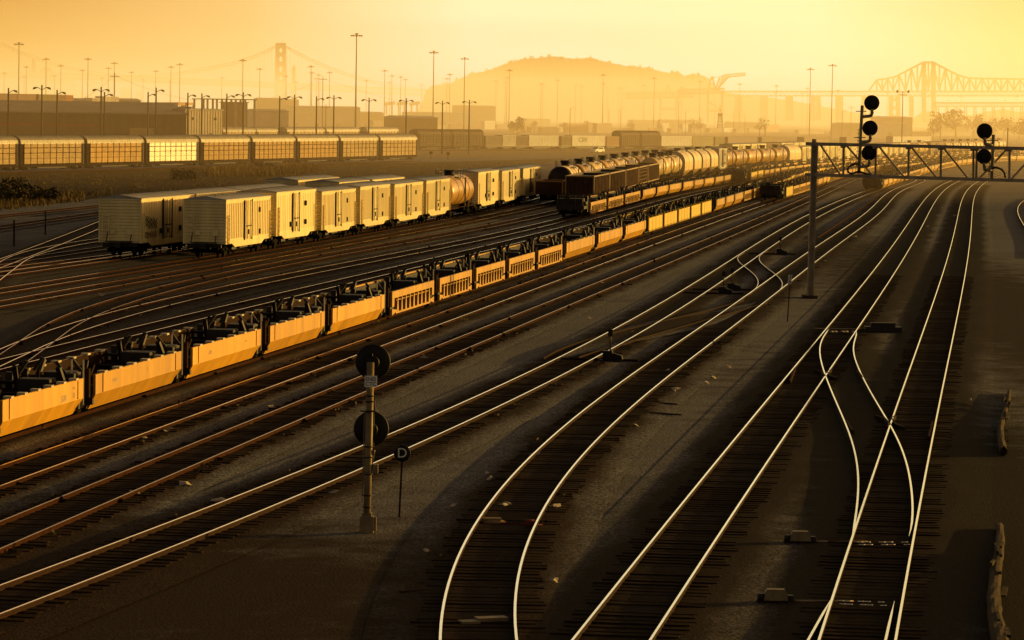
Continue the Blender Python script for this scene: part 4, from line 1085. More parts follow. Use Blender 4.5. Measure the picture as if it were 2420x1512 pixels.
for x0, x1, yt, Y, wm, l in bl:
    if Y >= 1300: Y *= 1.4
    t, L, h = shed('building', x0, x1, yt, Y, Y+(x1-x0)*Y/F*.22, 25, wm, 'roof_grey', l, pitch=.05 if h > 6 else 0)
    n = int(L/6)
    for i in range(min(n, 8)):
        if i % 2 == 0: MB().box(2+i*(L-4)/max(n, 1), 4.2+i*(L-4)/max(n, 1), -.12, -.02, .1, min(3.2, h*.55)).build('door', 'dark', t)

# ---------------------------------------------------------------- poles
def high_mast(Y, X, h, tone, label):
    t = empty('floodlight_mast', (X, Y, 0), U(-.3, .3), label, 'light mast', 'tall floodlight masts')
    MB().tube((0,0,0), (0,0,h), .34, 8, r2=.16).build('pole', tone, t)
    mb = MB().box(-1.9, 1.9, -.08, .08, h-.55, h-.35).tube((0,0,h-.9), (0,0,h+.35), .28, 8).box(-.5,.5,-.5,.5,h-.1,h+.35)
    for x in (-1.7, -1.0, 1.0, 1.7): mb.box(x-.28, x+.28, -.32, .32, h-.75, h-.22)
    for y in (-.9, .9): mb.box(-.3, .3, y-.28, y+.28, h-.75, h-.2); mb.bar((0,0,h-.45),(0,y,h-.45),.14)
    mb.build('lamp_ring', 'lamp', t)
masts = [(45,102),(62,157),(109,138),(144,154),(10,172),(57,180),(129,178),(195,165),(208,138),(241,184),(256,160),(270,148),(311,170),(338,188),(368,167),(404,157),(425,151),(401,192),(524,183),(574,141),
 (614,162),(676,179),(699,193),(735,156),(737,171),(753,176),(747,185),(756,195),(779,170),(842.5,81),(865.5,190),(909,166),(926,178),(921,194),(947,181),(958,187),(996,200),(1025,122),(1056,185),(1063,175),(1098,137),(1172,191),(1204,165),(1198,183),(1194,194),
 (1278,197),(1282,198),(1317.6,189),(1359.6,200),(1374,202),(1425,176),(1425.5,196),(1436,207),(1462,207),(1470,209),(1522,201),(1546,184),(1611,206),(1604,212),(1654,192),(1689,211),(1748,198),
 (1834,202),(1833,217),(1915,162),(1908,208),(1967,153),(1980,213),(2096,218),(2193,228),(2270,227),(2343,244),(2403,227),(1896,219),(2150,232),(2240,236),(2375,236)]
masts.sort()
for i, (px, py) in enumerate(masts):
    yh = 267 + math.tan(ROLL)*(px-CX)
    Y = (36-CH)*F/(yh-py)
    p = at(px, py, Y)
    high_mast(p.y, p.x, p.z, 'pole', '%s floodlight mast counted from the left edge' % ordw(i+1) if px not in (842.5, 45, 1025, 1098, 1967, 1915) else {842.5: 'tallest floodlight mast, standing right of the suspension bridge tower', 45: 'tall floodlight mast nearest the left edge', 1025: 'tall floodlight mast at the left foot of the island', 1098: 'tall floodlight mast in front of the island left slope', 1967: 'tall floodlight mast just left of the gantry signals', 1915: 'tall floodlight mast above the gantry post'}[px])
lamps = [(99,200.6,2),(20,207.6,1),(135,212,1),(239,205.6,2),(247,217,1),(350,217,1),(369,207,1),(444,219,1),(477,220.6,1),(536,221,1),(575,218,2),(661,227,1),(696,223.6,2),(748,227.6,1),(789,225,2),(872,230.6,2),(960,232,2),(1045.6,237.6,2),(1109,235.6,2)]
lamps.sort()
for i, (px, py, k) in enumerate(lamps):
    Y = 650 + px/1109*215
    p = at(px, py, Y); h = p.z
    t = empty('yard_lamp_post', (p.x, p.y, 0), -.35, '%s dark timber lamp post from the left with %s drooping lamps' % (ordw(i+1), 'two' if k == 2 else 'one') if k == 2 else '%s dark timber lamp post from the left with one drooping lamp' % ordw(i+1), 'lamp post', 'dark timber lamp posts behind the autoracks')
    MB().tube((0,0,0), (0,0,h), .22, 8, r2=.15).build('pole', 'pole_dark', t)
    for s in ((1, -1) if k == 2 else (1,)):
        mb = MB().path([(0,0,h-1.0), (s*.8,0,h-.55), (s*1.5,0,h-.5)], .07, 5)
        mb.prism([(s*1.1, h-.38), (s*1.7, h-.45), (s*1.9, h-.9), (s*1.6, h-.82), (s*1.3, h-.66)], -.28, .28, 0, 'y')
        mb.build('lamp_head', 'darker', t)
util = [(763,180,1300,1),(271,172,1100,1),(1604,238,2000,1),(1439,258,2050,0),(1760,267,2000,0),(2133,216,1180,2),(2011,249,1900,1),(2381,302,900,0),(2339,274,2100,1),(550,240,1200,0),(770,246,1250,1),(1347,255,1500,3),(1466,256,1900,3),(1620,261,1900,3),(1734,260,2000,3),(1990,262,1700,3)]
up_ends = {}
for i, (px, py, Y, k) in enumerate(util):
    p = at(px, py, Y); h = p.z
    t = empty('utility_pole', (p.x, p.y, 0), -.2, '%s brown utility pole from the left, %s' % (ordw(sorted(u[0] for u in util).index(px)+1), ['bare topped', 'with a crossarm', 'carrying two floodlights', 'with a street lamp arm'][k]), 'utility pole', 'utility poles in the middle distance')
    MB().tube((0,0,0), (0,0,h), .2, 6, r2=.13).build('pole', 'pole_dark' if k == 2 else 'bark', t)
    if k in (1, 2): 
        mb = MB().bar((-1.6,0,h-1.2),(1.6,0,h-1.2),.16)
        for x in (-1.4,-.7,.7,1.4): mb.tube((x,0,h-1.1),(x,0,h-.85),.07,5)
        mb.build('crossarm', 'bark', t)
    if k == 2:
        for x in (-1.9, 1.9):
            mb = MB().tube((x,-.3,h-.15),(x,.3,h+.1),.42,10); mb.bar((0,0,h-.4),(x,0,h-.25),.1); mb.build('lamp_head', 'dark', t)
    if k == 3: MB().path([(0,0,h-.6),(.9,0,h),(1.9,0,h+.05)], .08, 5).box(1.5, 2.5, -.2, .2, h-.1, h+.08).build('lamp_arm', 'bark', t)
def wire(a, b, sag, label):
    mb = MB(); pts = [a.lerp(b, k/10) + Vector((0,0,-sag*4*(k/10)*(1-k/10))) for k in range(11)]
    mb.path(pts, .035, 4); tag(mb.build('overhead_wire', 'pole_dark'), label, 'wire', 'overhead wires')
wire(at(271,178,1100), at(763,186,1300), 9, 'overhead wire sagging between the two left utility poles')
wire(at(763,186,1300), at(1439,260,2050), 10, 'overhead wire running right from the pole below the suspension bridge')
wire(at(1439,260,2050), at(1604,246,2000), 5, 'overhead wire left of the crossarm pole under the island')
wire(at(1604,246,2000), at(2011,256,1900), 7, 'overhead wire right of the crossarm pole under the island')
wire(at(-30,212,1000), at(271,178,1100), 8, 'overhead wire reaching the left edge of the picture')
wire(at(2011,254,1900), at(2339,280,2100), 6, 'overhead wire behind the gantry signals')
wire(at(2381,306,900), at(2560,322,880), 1, 'overhead wire leaving the bare pole at the right edge')

# ---------------------------------------------------------------- bridges
def Yw(px): return 1/(1/5950 + (1/9000 - 1/5950)*(px/1015))
t = empty('suspension_bridge', at(663, 258, Yw(663)).xy.to_3d(), 0, 'hazy suspension bridge with one lattice tower, left background', 'bridge'); b0 = t.location.copy()
def L_(p): return Vector(p) - b0
def lerp_pts(pts, x):
    for (xa, ya), (xb, yb) in zip(pts, pts[1:]):
        if xa <= x <= xb: return ya + (yb-ya)*(x-xa)/(xb-xa)
    return pts[0][1] if x < pts[0][0] else pts[-1][1]
deckT = [(-60,169),(0,170.6),(150,173),(605,193.5),(820,204),(1030,214)]
deckB = [(-60,181),(0,183),(250,189.5),(605,205),(1030,228)]
mb = MB(); xs = list(range(-60, 1031, 9))
for a, b in zip(xs, xs[1:]):
    A1, B1 = L_(at(a, lerp_pts(deckT, a), Yw(a))), L_(at(b, lerp_pts(deckT, b), Yw(b)))
    A2, B2 = L_(at(a, lerp_pts(deckB, a), Yw(a))), L_(at(b, lerp_pts(deckB, b), Yw(b)))
    mb.bar(A1, B1, 8, 2.2); mb.bar(A2, B2, 8, 2.6); mb.bar(A1, B2, 1.2); mb.bar(A2, B1, 1.2); mb.bar(A1, A2, 1)
mb.build('deck', 'far_steel', t)
Yt = Yw(663); mb = MB()
for (xt, xb) in ((655.5, 653), (671, 673.5)): mb.bar(L_(at(xt, 103, Yt)), L_(at(xb, 268, Yt)), 5.4, 9)
ys = [104, 118, 140, 163, 187, 200, 222, 262]
for k, (ya, yb) in enumerate(zip(ys, ys[1:])):
    mb.bar(L_(at(655, ya, Yt)), L_(at(672, yb, Yt)), 4, 4); mb.bar(L_(at(672, ya, Yt)), L_(at(655, yb, Yt)), 4, 4)
mb.bar(L_(at(652, 105, Yt)), L_(at(675, 105, Yt)), 6, 7)
mb.build('tower', 'far_steel', t)
cab = [(-60,78),(0,100.6),(50,122),(112,145.6),(200,165.6),(275,177),(337,179),(425,172),(550,147),(605,130),(655,107),(676,109),(730,137),(780,159),(842,180.6),(905,197),(1015,213)]
for off in (0, 5.5):
    mb = MB()
    cx = list(range(-60, 1016, 10))
    for a, b in zip(cx, cx[1:]): mb.tube(L_(at(a, lerp_pts(cab, a)+off*(0.4 if 640 < a < 690 else 1), Yw(a))), L_(at(b, lerp_pts(cab, b)+off*(0.4 if 640 < b < 690 else 1), Yw(b))), .85, 5)
    mb.build('main_cable', 'far_steel', t)
mb = MB()
for x in range(-60, 1010, 9):
    yc, yd = lerp_pts(cab, x), lerp_pts(deckT, x)
    if yd - yc > 4: mb.bar(L_(at(x, yc, Yw(x))), L_(at(x, yd, Yw(x))), .42)
s = mb.build('suspender', 'far_steel', t); s['kind'] = 'stuff'

Ye = 4500
t = empty('cantilever_bridge', at(2190, 290, Ye).xy.to_3d(), 0, 'hazy steel cantilever truss bridge with a peaked top chord, right background', 'bridge'); b0 = t.location.copy()
top = [(2053,214),(2071,189),(2092,186),(2114,182),(2139,169),(2160,158),(2181,147),(2204,147),(2221,156),(2239,165.6),(2264,178),(2289,185),(2420,187),(2600,188)]
mb = MB()
for (xa, ya), (xb, yb) in zip(top, top[1:]): mb.bar(L_(at(xa, ya, Ye)), L_(at(xb, yb, Ye)), 2.6, 2.2)
mb.build('top_chord', 'far_steel', t)
xs = [2053,2071,2084,2097,2110,2124,2139,2153,2167,2181,2193,2204,2219,2233,2248,2262,2276,2290,2305,2320,2335,2350,2365,2380,2395,2410,2425,2440,2455,2470]
mb = MB()
for k, (a, b) in enumerate(zip(xs, xs[1:])):
    mb.bar(L_(at(b, lerp_pts(top, b), Ye)), L_(at(b, 214, Ye)), 1.3, 2.0)
    if k % 2 == 0: mb.bar(L_(at(a, 214, Ye)), L_(at(b, lerp_pts(top, b), Ye)), 1.9, 2.0)
    else: mb.bar(L_(at(a, lerp_pts(top, a), Ye)), L_(at(b, 214, Ye)), 1.9, 2.0)
    if 2160 < a < 2225: mb.bar(L_(at(a, (lerp_pts(top, a)+214)/2, Ye)), L_(at(b, (lerp_pts(top, b)+214)/2, Ye)), 1.0)
w_ = mb.build('web_member', 'far_steel', t); w_['kind'] = 'stuff'
mb = MB()
xs2 = list(range(1700, 2600, 11))
for a, b in zip(xs2, xs2[1:]):
    mb.bar(L_(at(a, 216, Ye)), L_(at(b, 216, Ye)), 12, 1.8); mb.bar(L_(at(a, 226.5, Ye)), L_(at(b, 226.5, Ye)), 12, 1.5)
    m_ = (a+b)/2
    mb.bar(L_(at(a, 226, Ye)), L_(at(m_, 216, Ye)), .8); mb.bar(L_(at(m_, 216, Ye)), L_(at(b, 226, Ye)), .8)
mb.build('deck', 'far_steel', t)
for x0, x1 in ((1740,1749),(1800,1809),(1860,1869),(1920,1934),(1978,1987),(2040,2058),(2104,2122),(2150,2156),(2181,2184),(2203,2207)):
    mb = MB()
    if x1-x0 > 8:
        mb.bar(L_(at(x0+1, 226, Ye)), L_(at(x0, 285, Ye)), 2.2, 6); mb.bar(L_(at(x1-1, 226, Ye)), L_(at(x1, 285, Ye)), 2.2, 6)
        for ya, yb in ((226,245),(245,265),(265,285)): mb.bar(L_(at(x0+1, ya, Ye)), L_(at(x1-1, yb, Ye)), 1.4); mb.bar(L_(at(x1-1, ya, Ye)), L_(at(x0+1, yb, Ye)), 1.4)
    else: mb.bar(L_(at((x0+x1)/2, 147 if x0 in (2181, 2203) else 226, Ye)), L_(at((x0+x1)/2, 290, Ye)), 1.7, 6)
    mb.build('pier', 'far_steel', t)
Yx = 3600
t = empty('trestle_bridge', at(2300, 290, Yx).xy.to_3d(), 0, 'low hazy trestle bridge under the cantilever bridge at the right edge', 'bridge'); b0 = t.location.copy()
mb = MB(); xs2 = list(range(2205, 2600, 8))
for a, b in zip(xs2, xs2[1:]):
    mb.bar(L_(at(a, 243, Yx)), L_(at(b, 243, Yx)), 8, 1.4); mb.bar(L_(at(a, 252, Yx)), L_(at(b, 252, Yx)), 8, .8)
    mb.bar(L_(at(a, 252, Yx)), L_(at((a+b)/2, 243, Yx)), .6); mb.bar(L_(at((a+b)/2, 243, Yx)), L_(at(b, 252, Yx)), .6)
mb.build('deck', 'far_steel', t)
for x in range(2215, 2600, 22):
    MB().bar(L_(at(x-2, 252, Yx)), L_(at(x-4, 292, Yx)), 1.0).bar(L_(at(x+2, 252, Yx)), L_(at(x+4, 292, Yx)), 1.0).bar(L_(at(x-3, 266, Yx)), L_(at(x+3, 266, Yx)), .7).bar(L_(at(x-3,268,Yx)), L_(at(x+3,290,Yx)), .5).build('pier', 'far_steel', t)

# ---------------------------------------------------------------- cranes, lattice tower
def lattice(mb, p, q, w, n, r):
    p, q = Vector(p), Vector(q); d = (q-p).normalized(); a = d.cross(Vector((0,1,0)))
    if a.length < .1: a = Vector((1,0,0))
    a.normalize(); a *= w/2
    mb.bar(p-a, q-a, r*1.6); mb.bar(p+a, q+a, r*1.6)
    for k in range(n):
        u, v = p.lerp(q, k/n), p.lerp(q, (k+1)/n)
        mb.bar(u-a, v+a, r); mb.bar(u+a, v-a, r)
Yc = 3800
t = empty('container_crane', at(1680, 285, Yc).xy.to_3d(), 0, 'hazy container crane with its bent boom raised right of the island', 'crane'); b0 = t.location.copy()
q = lambda x, y: L_(at(x, y, Yc))
mb = MB(); lattice(mb, q(1693,212), q(1704,184), 4, 4, .8); lattice(mb, q(1704,184), q(1722,179), 4, 3, .7); lattice(mb, q(1722,179), q(1762,175), 3, 6, .6); mb.bar(q(1693,212), q(1722,180), 2); mb.build('boom', 'far_steel', t)
mb = MB()
for x0, x1 in ((1672,1681),(1690,1683)): mb.bar(q(x0,212), q(x1,183), 1.8)
mb.bar(q(1679,183), q(1687,183), 2); mb.bar(q(1677,198), q(1687,198), 1.2); mb.bar(q(1685,183), q(1722,180), .6); mb.build('apex_frame', 'far_steel', t)
mb = MB(); lattice(mb, q(1600,218), q(1712,214), 5, 14, .8); mb.build('girder', 'far_steel', t)
for x in (1672, 1706): 
    MB().bar(q(x,214), q(x,290), 2.2).build('leg', 'far_steel', t)
MB().bar(q(1672,262), q(1706,262), 2).bar(q(1672,240), q(1706,262), 1.2).build('portal_beam', 'far_steel', t)
t2 = empty('container_crane', at(1560, 285, 4200).xy.to_3d(), 0, 'faint container crane with a level girder below the island ridge', 'crane', None); b0 = t2.location.copy(); Yc = 4200
mb = MB(); lattice(mb, q(1477,226), q(1640,224), 6, 18, .9); mb.build('girder', 'far_steel', t2)
for x in (1560, 1598): MB().bar(q(x,226), q(x,288), 2.4).build('leg', 'far_steel', t2)
MB().bar(q(1560,258), q(1598,258), 2).bar(q(1570,226), q(1578,200), 1.4).bar(q(1590,226), q(1578,200), 1.4).build('apex_frame', 'far_steel', t2)
for i, x in enumerate((916, 945, 975)):
    Yc = 3300; t3 = empty('gantry_crane', at(x, 275, Yc).xy.to_3d(), 0, '%s of three small hazy gantry cranes left of the island foot' % ordw(i+1), 'crane', 'small hazy gantry cranes'); b0 = t3.location.copy()
    MB().bar(q(x-8,246), q(x+17,243), 3.2).bar(q(x,246), q(x+3,240), 1.5).build('girder', 'far_steel', t3)
    for xx in (x-3, x+10): MB().bar(q(xx,246), q(xx,272), 1.6).build('leg', 'far_steel', t3)
Yc = 1900; t4 = empty('lattice_tower', at(1700, 303, Yc).xy.to_3d(), 0, 'squat brown lattice tower with a platform below the raised crane', 'tower'); b0 = t4.location.copy()
mb = MB()
for k in range(4):
    y0_, y1_ = 303-k*8, 295-k*8; w0, w1 = 6.5-k*.7, 5.8-k*.7
    for s in (-1, 1): mb.bar(q(1701+s*w0, y0_), q(1701+s*w1, y1_), .5); mb.bar(q(1701-s*w0, y0_), q(1701+s*w1, y1_), .3)
    mb.bar(q(1701-w1, y1_), q(1701+w1, y1_), .4)
mb.build('frame', 'bark', t4); MB().bar(q(1695,270), q(1707,270), 1.2).bar(q(1696,274), q(1706,274), .8).bar(q(1701,270), q(1701,248), .35).build('platform', 'bark', t4)
for i, (x, Y) in enumerate(((357,1000),(396,1010),(412,1000),(436,1030))):
    Yc = Y; c = empty('straddle_carrier', at(x, 258, Y).xy.to_3d(), -.2, '%s small straddle carrier from the left behind the warehouse roof' % ordw(i+1), 'straddle carrier', 'straddle carriers behind the warehouse')
    h = at(x, 242, Y).z; mb = MB()
    for sx in (-1.8, 1.8):
        for sy in (-3, 3): mb.box(sx-.2, sx+.2, sy-.2, sy+.2, .8, h)
        mb.box(sx-.3, sx+.3, -3.5, 3.5, .5, 1.1)
    mb.build('leg_frame', 'c_orange', c); MB().box(-2.2, 2.2, -3.4, 3.4, h-.8, h).box(-1.5,-.2,2.2,3.4,h-2.4,h-.8).build('top_frame', 'c_orange', c)

# ---------------------------------------------------------------- island, hills, city
Yi = 5800
sil = [(985,268),(1002,231),(1010,213),(1025,204),(1045,203),(1060,205),(1080,191),(1117,178),(1162,166),(1187,156),(1210,149),(1235,142),(1270,140),(1310,136),(1347,142),(1395,141),(1435,149),(1472,158),(1497,160),(1522,163),(1547,168),(1572,174),(1600,175),(1617,182),(1640,177),(1670,185),(1680,200),(1700,215),(1760,226),(1830,232),(1900,243),(2000,262),(2060,272)]
mb = MB(); xs = list(range(985, 2061, 5)); rows = []
for x in xs:
    y = lerp_pts(sil, x) + U(-.7, .7); p = at(x, y, Yi); h = p.z
    k = (Yi-420)/Yi
    rows += [(p.x*k, Yi-420, -2), (p.x*.96, Yi-230, h*U(.42, .55)), (p.x, Yi-60, h*U(.86, .94)), (p.x, Yi, h), (p.x*1.02, Yi+300, h*.5), (p.x*1.04, Yi+600, -2)]
mb.add(rows, [(6*k+i, 6*k+i+1, 6*k+7+i, 6*k+6+i) for k in range(len(xs)-1) for i in range(5)], 0, True)
o = mb.build('island_hill', 'far_rock'); o['kind'] = 'structure'
mb = MB()
def clump(mb, c, r, n, s, flat=1.0):
    for _ in range(n):
        d = Vector((random.gauss(0,1), random.gauss(0,1), random.gauss(0,1)*flat)).normalized()*r*rnd()**.4
        p = Vector(c)+d; a = Vector((U(-1,1),U(-1,1),U(-1,1))).normalized()*s; b = a.cross(Vector((U(-1,1),U(-1,1),U(-1,1)))).normalized()*s*U(.5,1)
        mb.add([p-a, p+b, p+a, p-b], [(0,1,2,3)])
x = 1000
while x < 1690:
    y = lerp_pts(sil, x); big = rnd() < .16
    p = at(x, y, Yi-20); r = U(1.4, 2.8) if not big else U(2.5, 4.2)
    clump(mb, (p.x, p.y, p.z + r*.1), r, 16 if not big else 30, r*.45, 1.1 if not big else .9)
    if big and rnd() < .5: clump(mb, (p.x+U(-3,3), p.y, p.z+r*1.2), r*.5, 12, r*.35, 1.3)
    x += U(.9, 2.6)
o = mb.build('forest', 'far_tree'); tag(o, 'trees fringing the ridge of the hazy island', kind='stuff')
def ridge(name, pts, Y, m):
    mb = MB(); rows = []; xs = list(range(pts[0][0], pts[-1][0]+1, 6))
    for x in xs:
        p = at(x, lerp_pts(pts, x)+U(-.6,.6), Y); rows += [(p.x, Y-150, -5), (p.x, Y, p.z), (p.x, Y+300, -5)]
    mb.add(rows, [(3*k+i, 3*k+i+1, 3*k+4+i, 3*k+3+i) for k in range(len(xs)-1) for i in range(2)], 0, True)
    o = mb.build(name, m); o['kind'] = 'structure'
ridge('hills', [(-80,196),(60,190),(130,187),(170,191),(190,205),(215,232),(300,240)], 9600, 'far_rock')
ridge('hills', [(2180,262),(2240,270),(2290,272),(2340,262),(2370,258),(2400,264),(2520,268)], 5200, 'far_rock')
city = [(74,83,138,'slim pale skyscraper at the far left horizon'),(90,112,164,'broad office block right of the slim skyscraper'),(96,124,158,'taller stepped office block right of the slim skyscraper'),(212,229,193,'faint square tower above the far left hills'),(45,60,178,'faint low tower left of the slim skyscraper'),(690,698,155,'faint slender tower right of the suspension bridge tower'),(285,310,206,'faint wide block under the suspension deck'),(320,334,214,'faint low block under the suspension deck')]
for x0, x1, yt, l in city:
    Y = 9300; A, B = at(x0, yt, Y), at(x1, yt, Y); w = B.x-A.x; h = A.z
    o = empty('skyscraper', ((A.x+B.x)/2, Y, 0), .2, l, 'skyscraper')
    MB().box(-w/2, w/2, -w/2, w/2, 0, h*.94).build('tower_body', 'far_city', o)
    MB().box(-w*.32, w*.32, -w*.32, w*.32, h*.94, h).build('crown', 'far_city', o)

# ---------------------------------------------------------------- trees, bushes, grass
def tree(px, yb, w, ht, label, name='tree', cat='tree', Y=None, n=420, group=None):
    g = ground(px, yb) if Y is None else at(px, yb, Y).xy.to_3d()
    t = empty(name, g, 0, label, cat, group)
    mb = MB().tube((0,0,0), (0,0,ht*.45), ht*.035, 7, r2=ht*.02)
    for k in range(5):
        a = U(0, 6.28); mb.tube((0,0,ht*U(.25,.42)), (math.cos(a)*w*.3, math.sin(a)*w*.3, ht*U(.5,.75)), ht*.014, 5, r2=ht*.006)
    mb.build('trunk', 'bark', t)
    mb = MB()
    for k in range(11):
        a = U(0, 6.28); r = w*.5*U(.2, .75); z = ht*U(.38, .85)
        clump(mb, (math.cos(a)*r, math.sin(a)*r, z), w*U(.16, .27), n//11, w*.05)
    mb.build('crown', 'leaf', t)
    return t
tree(1222, 291, 9, 9.5, 'round dark tree left of the far orange container', Y=1550)
for i, (x, w, h, Y) in enumerate([(2222,12,15,1900),(2258,14,18,2000),(2205,8,11,1850),(2300,14,14,2100),(2335,12,12,2000),(2372,14,13,2100),(2408,12,12,1900)]):
    tree(x, 300, w, h, '%s hazy tree from the left in the belt under the trestle bridge' % ordw([2222,2258,2205,2300,2335,2372,2408].index(x)+1 if 0 else sorted([2222,2258,2205,2300,2335,2372,2408]).index(x)+1), Y=Y, group='hazy trees under the trestle bridge')
for i, (x, w, h, Y) in enumerate([(1262,6,7,1900),(1330,6,6,2100),(1390,7,7,2200),(1488,7,8,2200),(1560,6,9,2100),(1640,8,9,2000),(1655,6,10,2050),(1795,6,11,1800),(1808,5,12,1800)]):
    tree(x, 300, w, h, '%s small hazy tree from the left along the line below the island' % ordw(i+1), Y=Y, n=200, group='small hazy trees below the island')
for i, (x, y, w, h) in enumerate([(22,462,4.2,2.4),(62,468,5,2.8),(100,474,3,1.5),(430,424,3.5,1.6),(620,402,3,1.4),(18,476,3,1.4)]):
    g = ground(x, y); b = MB()
    for k in range(9): clump(b, (g.x+U(-w/2,w/2), g.y+U(-w/2,w/2), U(.2,h*.6)), w*.22, 60, .17)
    for v in range(14):
        a = U(0,6.28); b.bar((g.x,g.y,0),(g.x+math.cos(a)*w*.4,g.y+math.sin(a)*w*.4,h*U(.6,1)), .03)
    o = b.build('bush', 'leaf')
    for vv in o.data.vertices: vv.co -= Vector((g.x, g.y, 0))
    o.location = g; tag(o, ['dark bush at the left edge of the field','larger dark bush beside the left edge bush','small bush right of the two dark bushes','low bush in the middle of the dry field','low bush near the tall golden grass','tiny bush in front of the left edge bush'][i], 'bush')
def scatter_grass(name, poly, n, hmin, hmax, label, m='grass', spread=.5):
    mb = MB(); xs = [p[0] for p in poly]; ys = [p[1] for p in poly]
    def inside(x, y):
        c = False
        for (xa, ya), (xb, yb) in zip(poly, poly[1:]+poly[:1]):
            if (ya > y) != (yb > y) and x < (xb-xa)*(y-ya)/(yb-ya)+xa: c = not c
        return c
    k = 0
    while k < n:
        x, y = U(min(xs), max(xs)), U(min(ys), max(ys))
        if not inside(x, y) or noise1(x*.021+y*.13)+noise1(x*.05+7) < U(-.9, .9): k += .2; continue
        k += 1; g = ground(x, y); sc = U(hmin, hmax)
        for _ in range(7):
            a = U(0, 6.28); w = .05*sc+.03; l = Vector((math.cos(a), math.sin(a), 0))
            b0_ = g + Vector((U(-spread,spread), U(-spread,spread), 0)); tip = b0_ + l*sc*U(.1,.45) + Vector((0,0,sc*U(.6,1)))
            s_ = Vector((-l.y, l.x, 0))*w
            mb.add([b0_-s_, b0_+s_, tip], [(0,1,2)])
    o = mb.build(name, m); tag(o, label, kind='stuff'); return o
scatter_grass('grass', [(-20,420),(500,398),(985,384),(1300,378),(960,416),(610,436),(228,466),(-20,500)], 1500, .15, .45, 'short dry grass over the field')
scatter_grass('tall_grass', [(480,404),(560,398),(640,394),(740,392),(750,408),(660,416),(500,420)], 1500, .7, 1.5, 'tall golden grass in the middle of the field', spread=.7)
scatter_grass('grass', [(-20,455),(120,448),(225,458),(225,475),(-20,500)], 500, .25, .7, 'rough grass along the rusty field tracks')
# ---------------------------------------------------------------- signals and signs of the foreground
def disc(parent, c, r, name='target_disc', back=True):
    mb = MB().lathe([(.01, .03), (r*.97, .03), (r, .0), (r*.97, -.03), (r*.5, -.035), (.01, -.035)], c, 'y', 40)
    o = mb.build(name, 'black', parent)
    MB().tube(Vector(c)+Vector((0,-.28,0)), Vector(c)+Vector((0,-.03,0)), r*.36, 16, r2=r*.42).tube(Vector(c)+Vector((0,.03,0)), Vector(c)+Vector((0,.35,0)), r*.2, 14).build('lamp_case', 'black', o)
    return o
Gd = ground(866, 1258)
sc = (Gd.y)/F
t = empty('signal_mast', Gd, 0, 'foreground signal mast with two black discs and an END CTC sign', 'signal'); b0 = Gd.copy(); Ys = Gd.y
q = lambda x, y, dy=0: Vector(at(x, y, Ys+dy)) - b0
mb = MB().tube((0,0,0), q(875.5, 856), .095, 12).build('mast', 'mast', t)
mb = MB().box(-.17, .17, -.17, .17, 0, .42).box(-.12,.12,-.12,.12,.42,.5); mb.box(.14,.24,-.1,.1,.05,.4)
mb.build('base', 'mast', t)
d1 = disc(t, q(881, 855, .35), 42*sc); d2 = disc(t, q(877, 1013, .35), 42*sc)
for (cx, cy) in ((881, 855), (877, 1013)):
    MB().bar(q(cx-4, cy+30), q(cx, cy+30, .35), .08).bar(q(cx-4, cy-18), q(cx, cy-10, .35), .06).build('bracket', 'darker', t)
sp = MB().box(-.155, .155, -.01, .01, -.14, .14).build('sign_plate', 'white', t, q(876, 901, -.13))
text_part('END', .135, 'black', sp, (0, -.013, .055), (R(90), 0, 0), 'sign_text', .003); text_part('CTC', .135, 'black', sp, (0, -.013, -.068), (R(90), 0, 0), 'sign_text', .003)
mb = MB()
for x in (858.5, 861.5): pass
mb.tube(q(861,975), q(855,1185), .012, 5); mb.tube(q(866.5,975), q(860.5,1185), .012, 5)
for k in range(13): mb.tube(q(860.8-.42*k, 985+k*15), q(866.2-.42*k, 985+k*15), .009, 4)
mb.build('ladder', 'mast', t)
mb = MB().path([q(886,935,-.05), q(884,975,-.1), q(881,1040,-.1), q(884,1062,-.1), q(879,1110,-.1)], .014, 6); mb.build('cable', 'darker', t)
mb = MB()
for y, w in ((935,.11),(948,.125),(970,.24),(1055,.12),(1080,.12),(1120,.12),(1170,.13),(1198,.12),(1232,.14)):
    x = 875.5-(y-856)*.0237; c = q(x, y); mb.tube(c-Vector((0,0,.015)), c+Vector((0,0,.015)), w, 12)
mb.build('clamp_band', 'darker', t)
MB().box(-.14,.02,-.13,.05,-.12,.12).build('junction_box', 'mast', t, q(870.5+2, 1102)); MB().box(.06,.24,-.11,.08,-.12,.1).build('junction_box', 'mast', t, q(870.5, 1106))
for (x, y) in ((884, 1063), (878, 1232)): MB().tube(q(x, y), q(x-3, y+10), .03, 8).build('conduit', 'mast', t)
# disc sign with D
g = ground(943, 1222); t = empty('derail_sign', g, 0, 'round black sign with a white letter D on a thin stake', 'sign'); b0 = g.copy(); Ys = g.y
top_ = q(950, 1071)
MB().bar((0,0,0), top_+Vector((0,.03,-.1)), .05, .03).build('stake', 'rust_dark', t)
pl = MB().lathe([(.01,.01),(.215,.01),(.22,0),(.215,-.01),(.01,-.01)], (0,0,0), 'y', 32).build('sign_plate', 'black', t, top_)
text_part('D', .36, 'white', pl, (0, -.014, 0), (R(90), 0, 0), 'sign_text', .003)
# speed sign
g = ground(1860, 760); t = empty('speed_sign', g, 0, 'small upright plate with two digits on a leaning stake left of the gantry post', 'sign'); b0 = g.copy(); Ys = g.y
MB().bar((0,0,0), q(1867, 655), .07, .05).build('stake', 'rust_dark', t)
pl = MB().box(-.07,.07,-.01,.01,-.24,.24).build('sign_plate', 'white', t, q(1866, 660, -.04)); pl.scale = (1.35, 1, 1); pl.rotation_euler = (0, .09, 0)
text_part('3', .26, 'black', pl, (0, -.013, .12), (R(90), 0, 0), 'sign_text', .003); text_part('5', .26, 'black', pl, (0, -.013, -.12), (R(90), 0, 0), 'sign_text', .003)

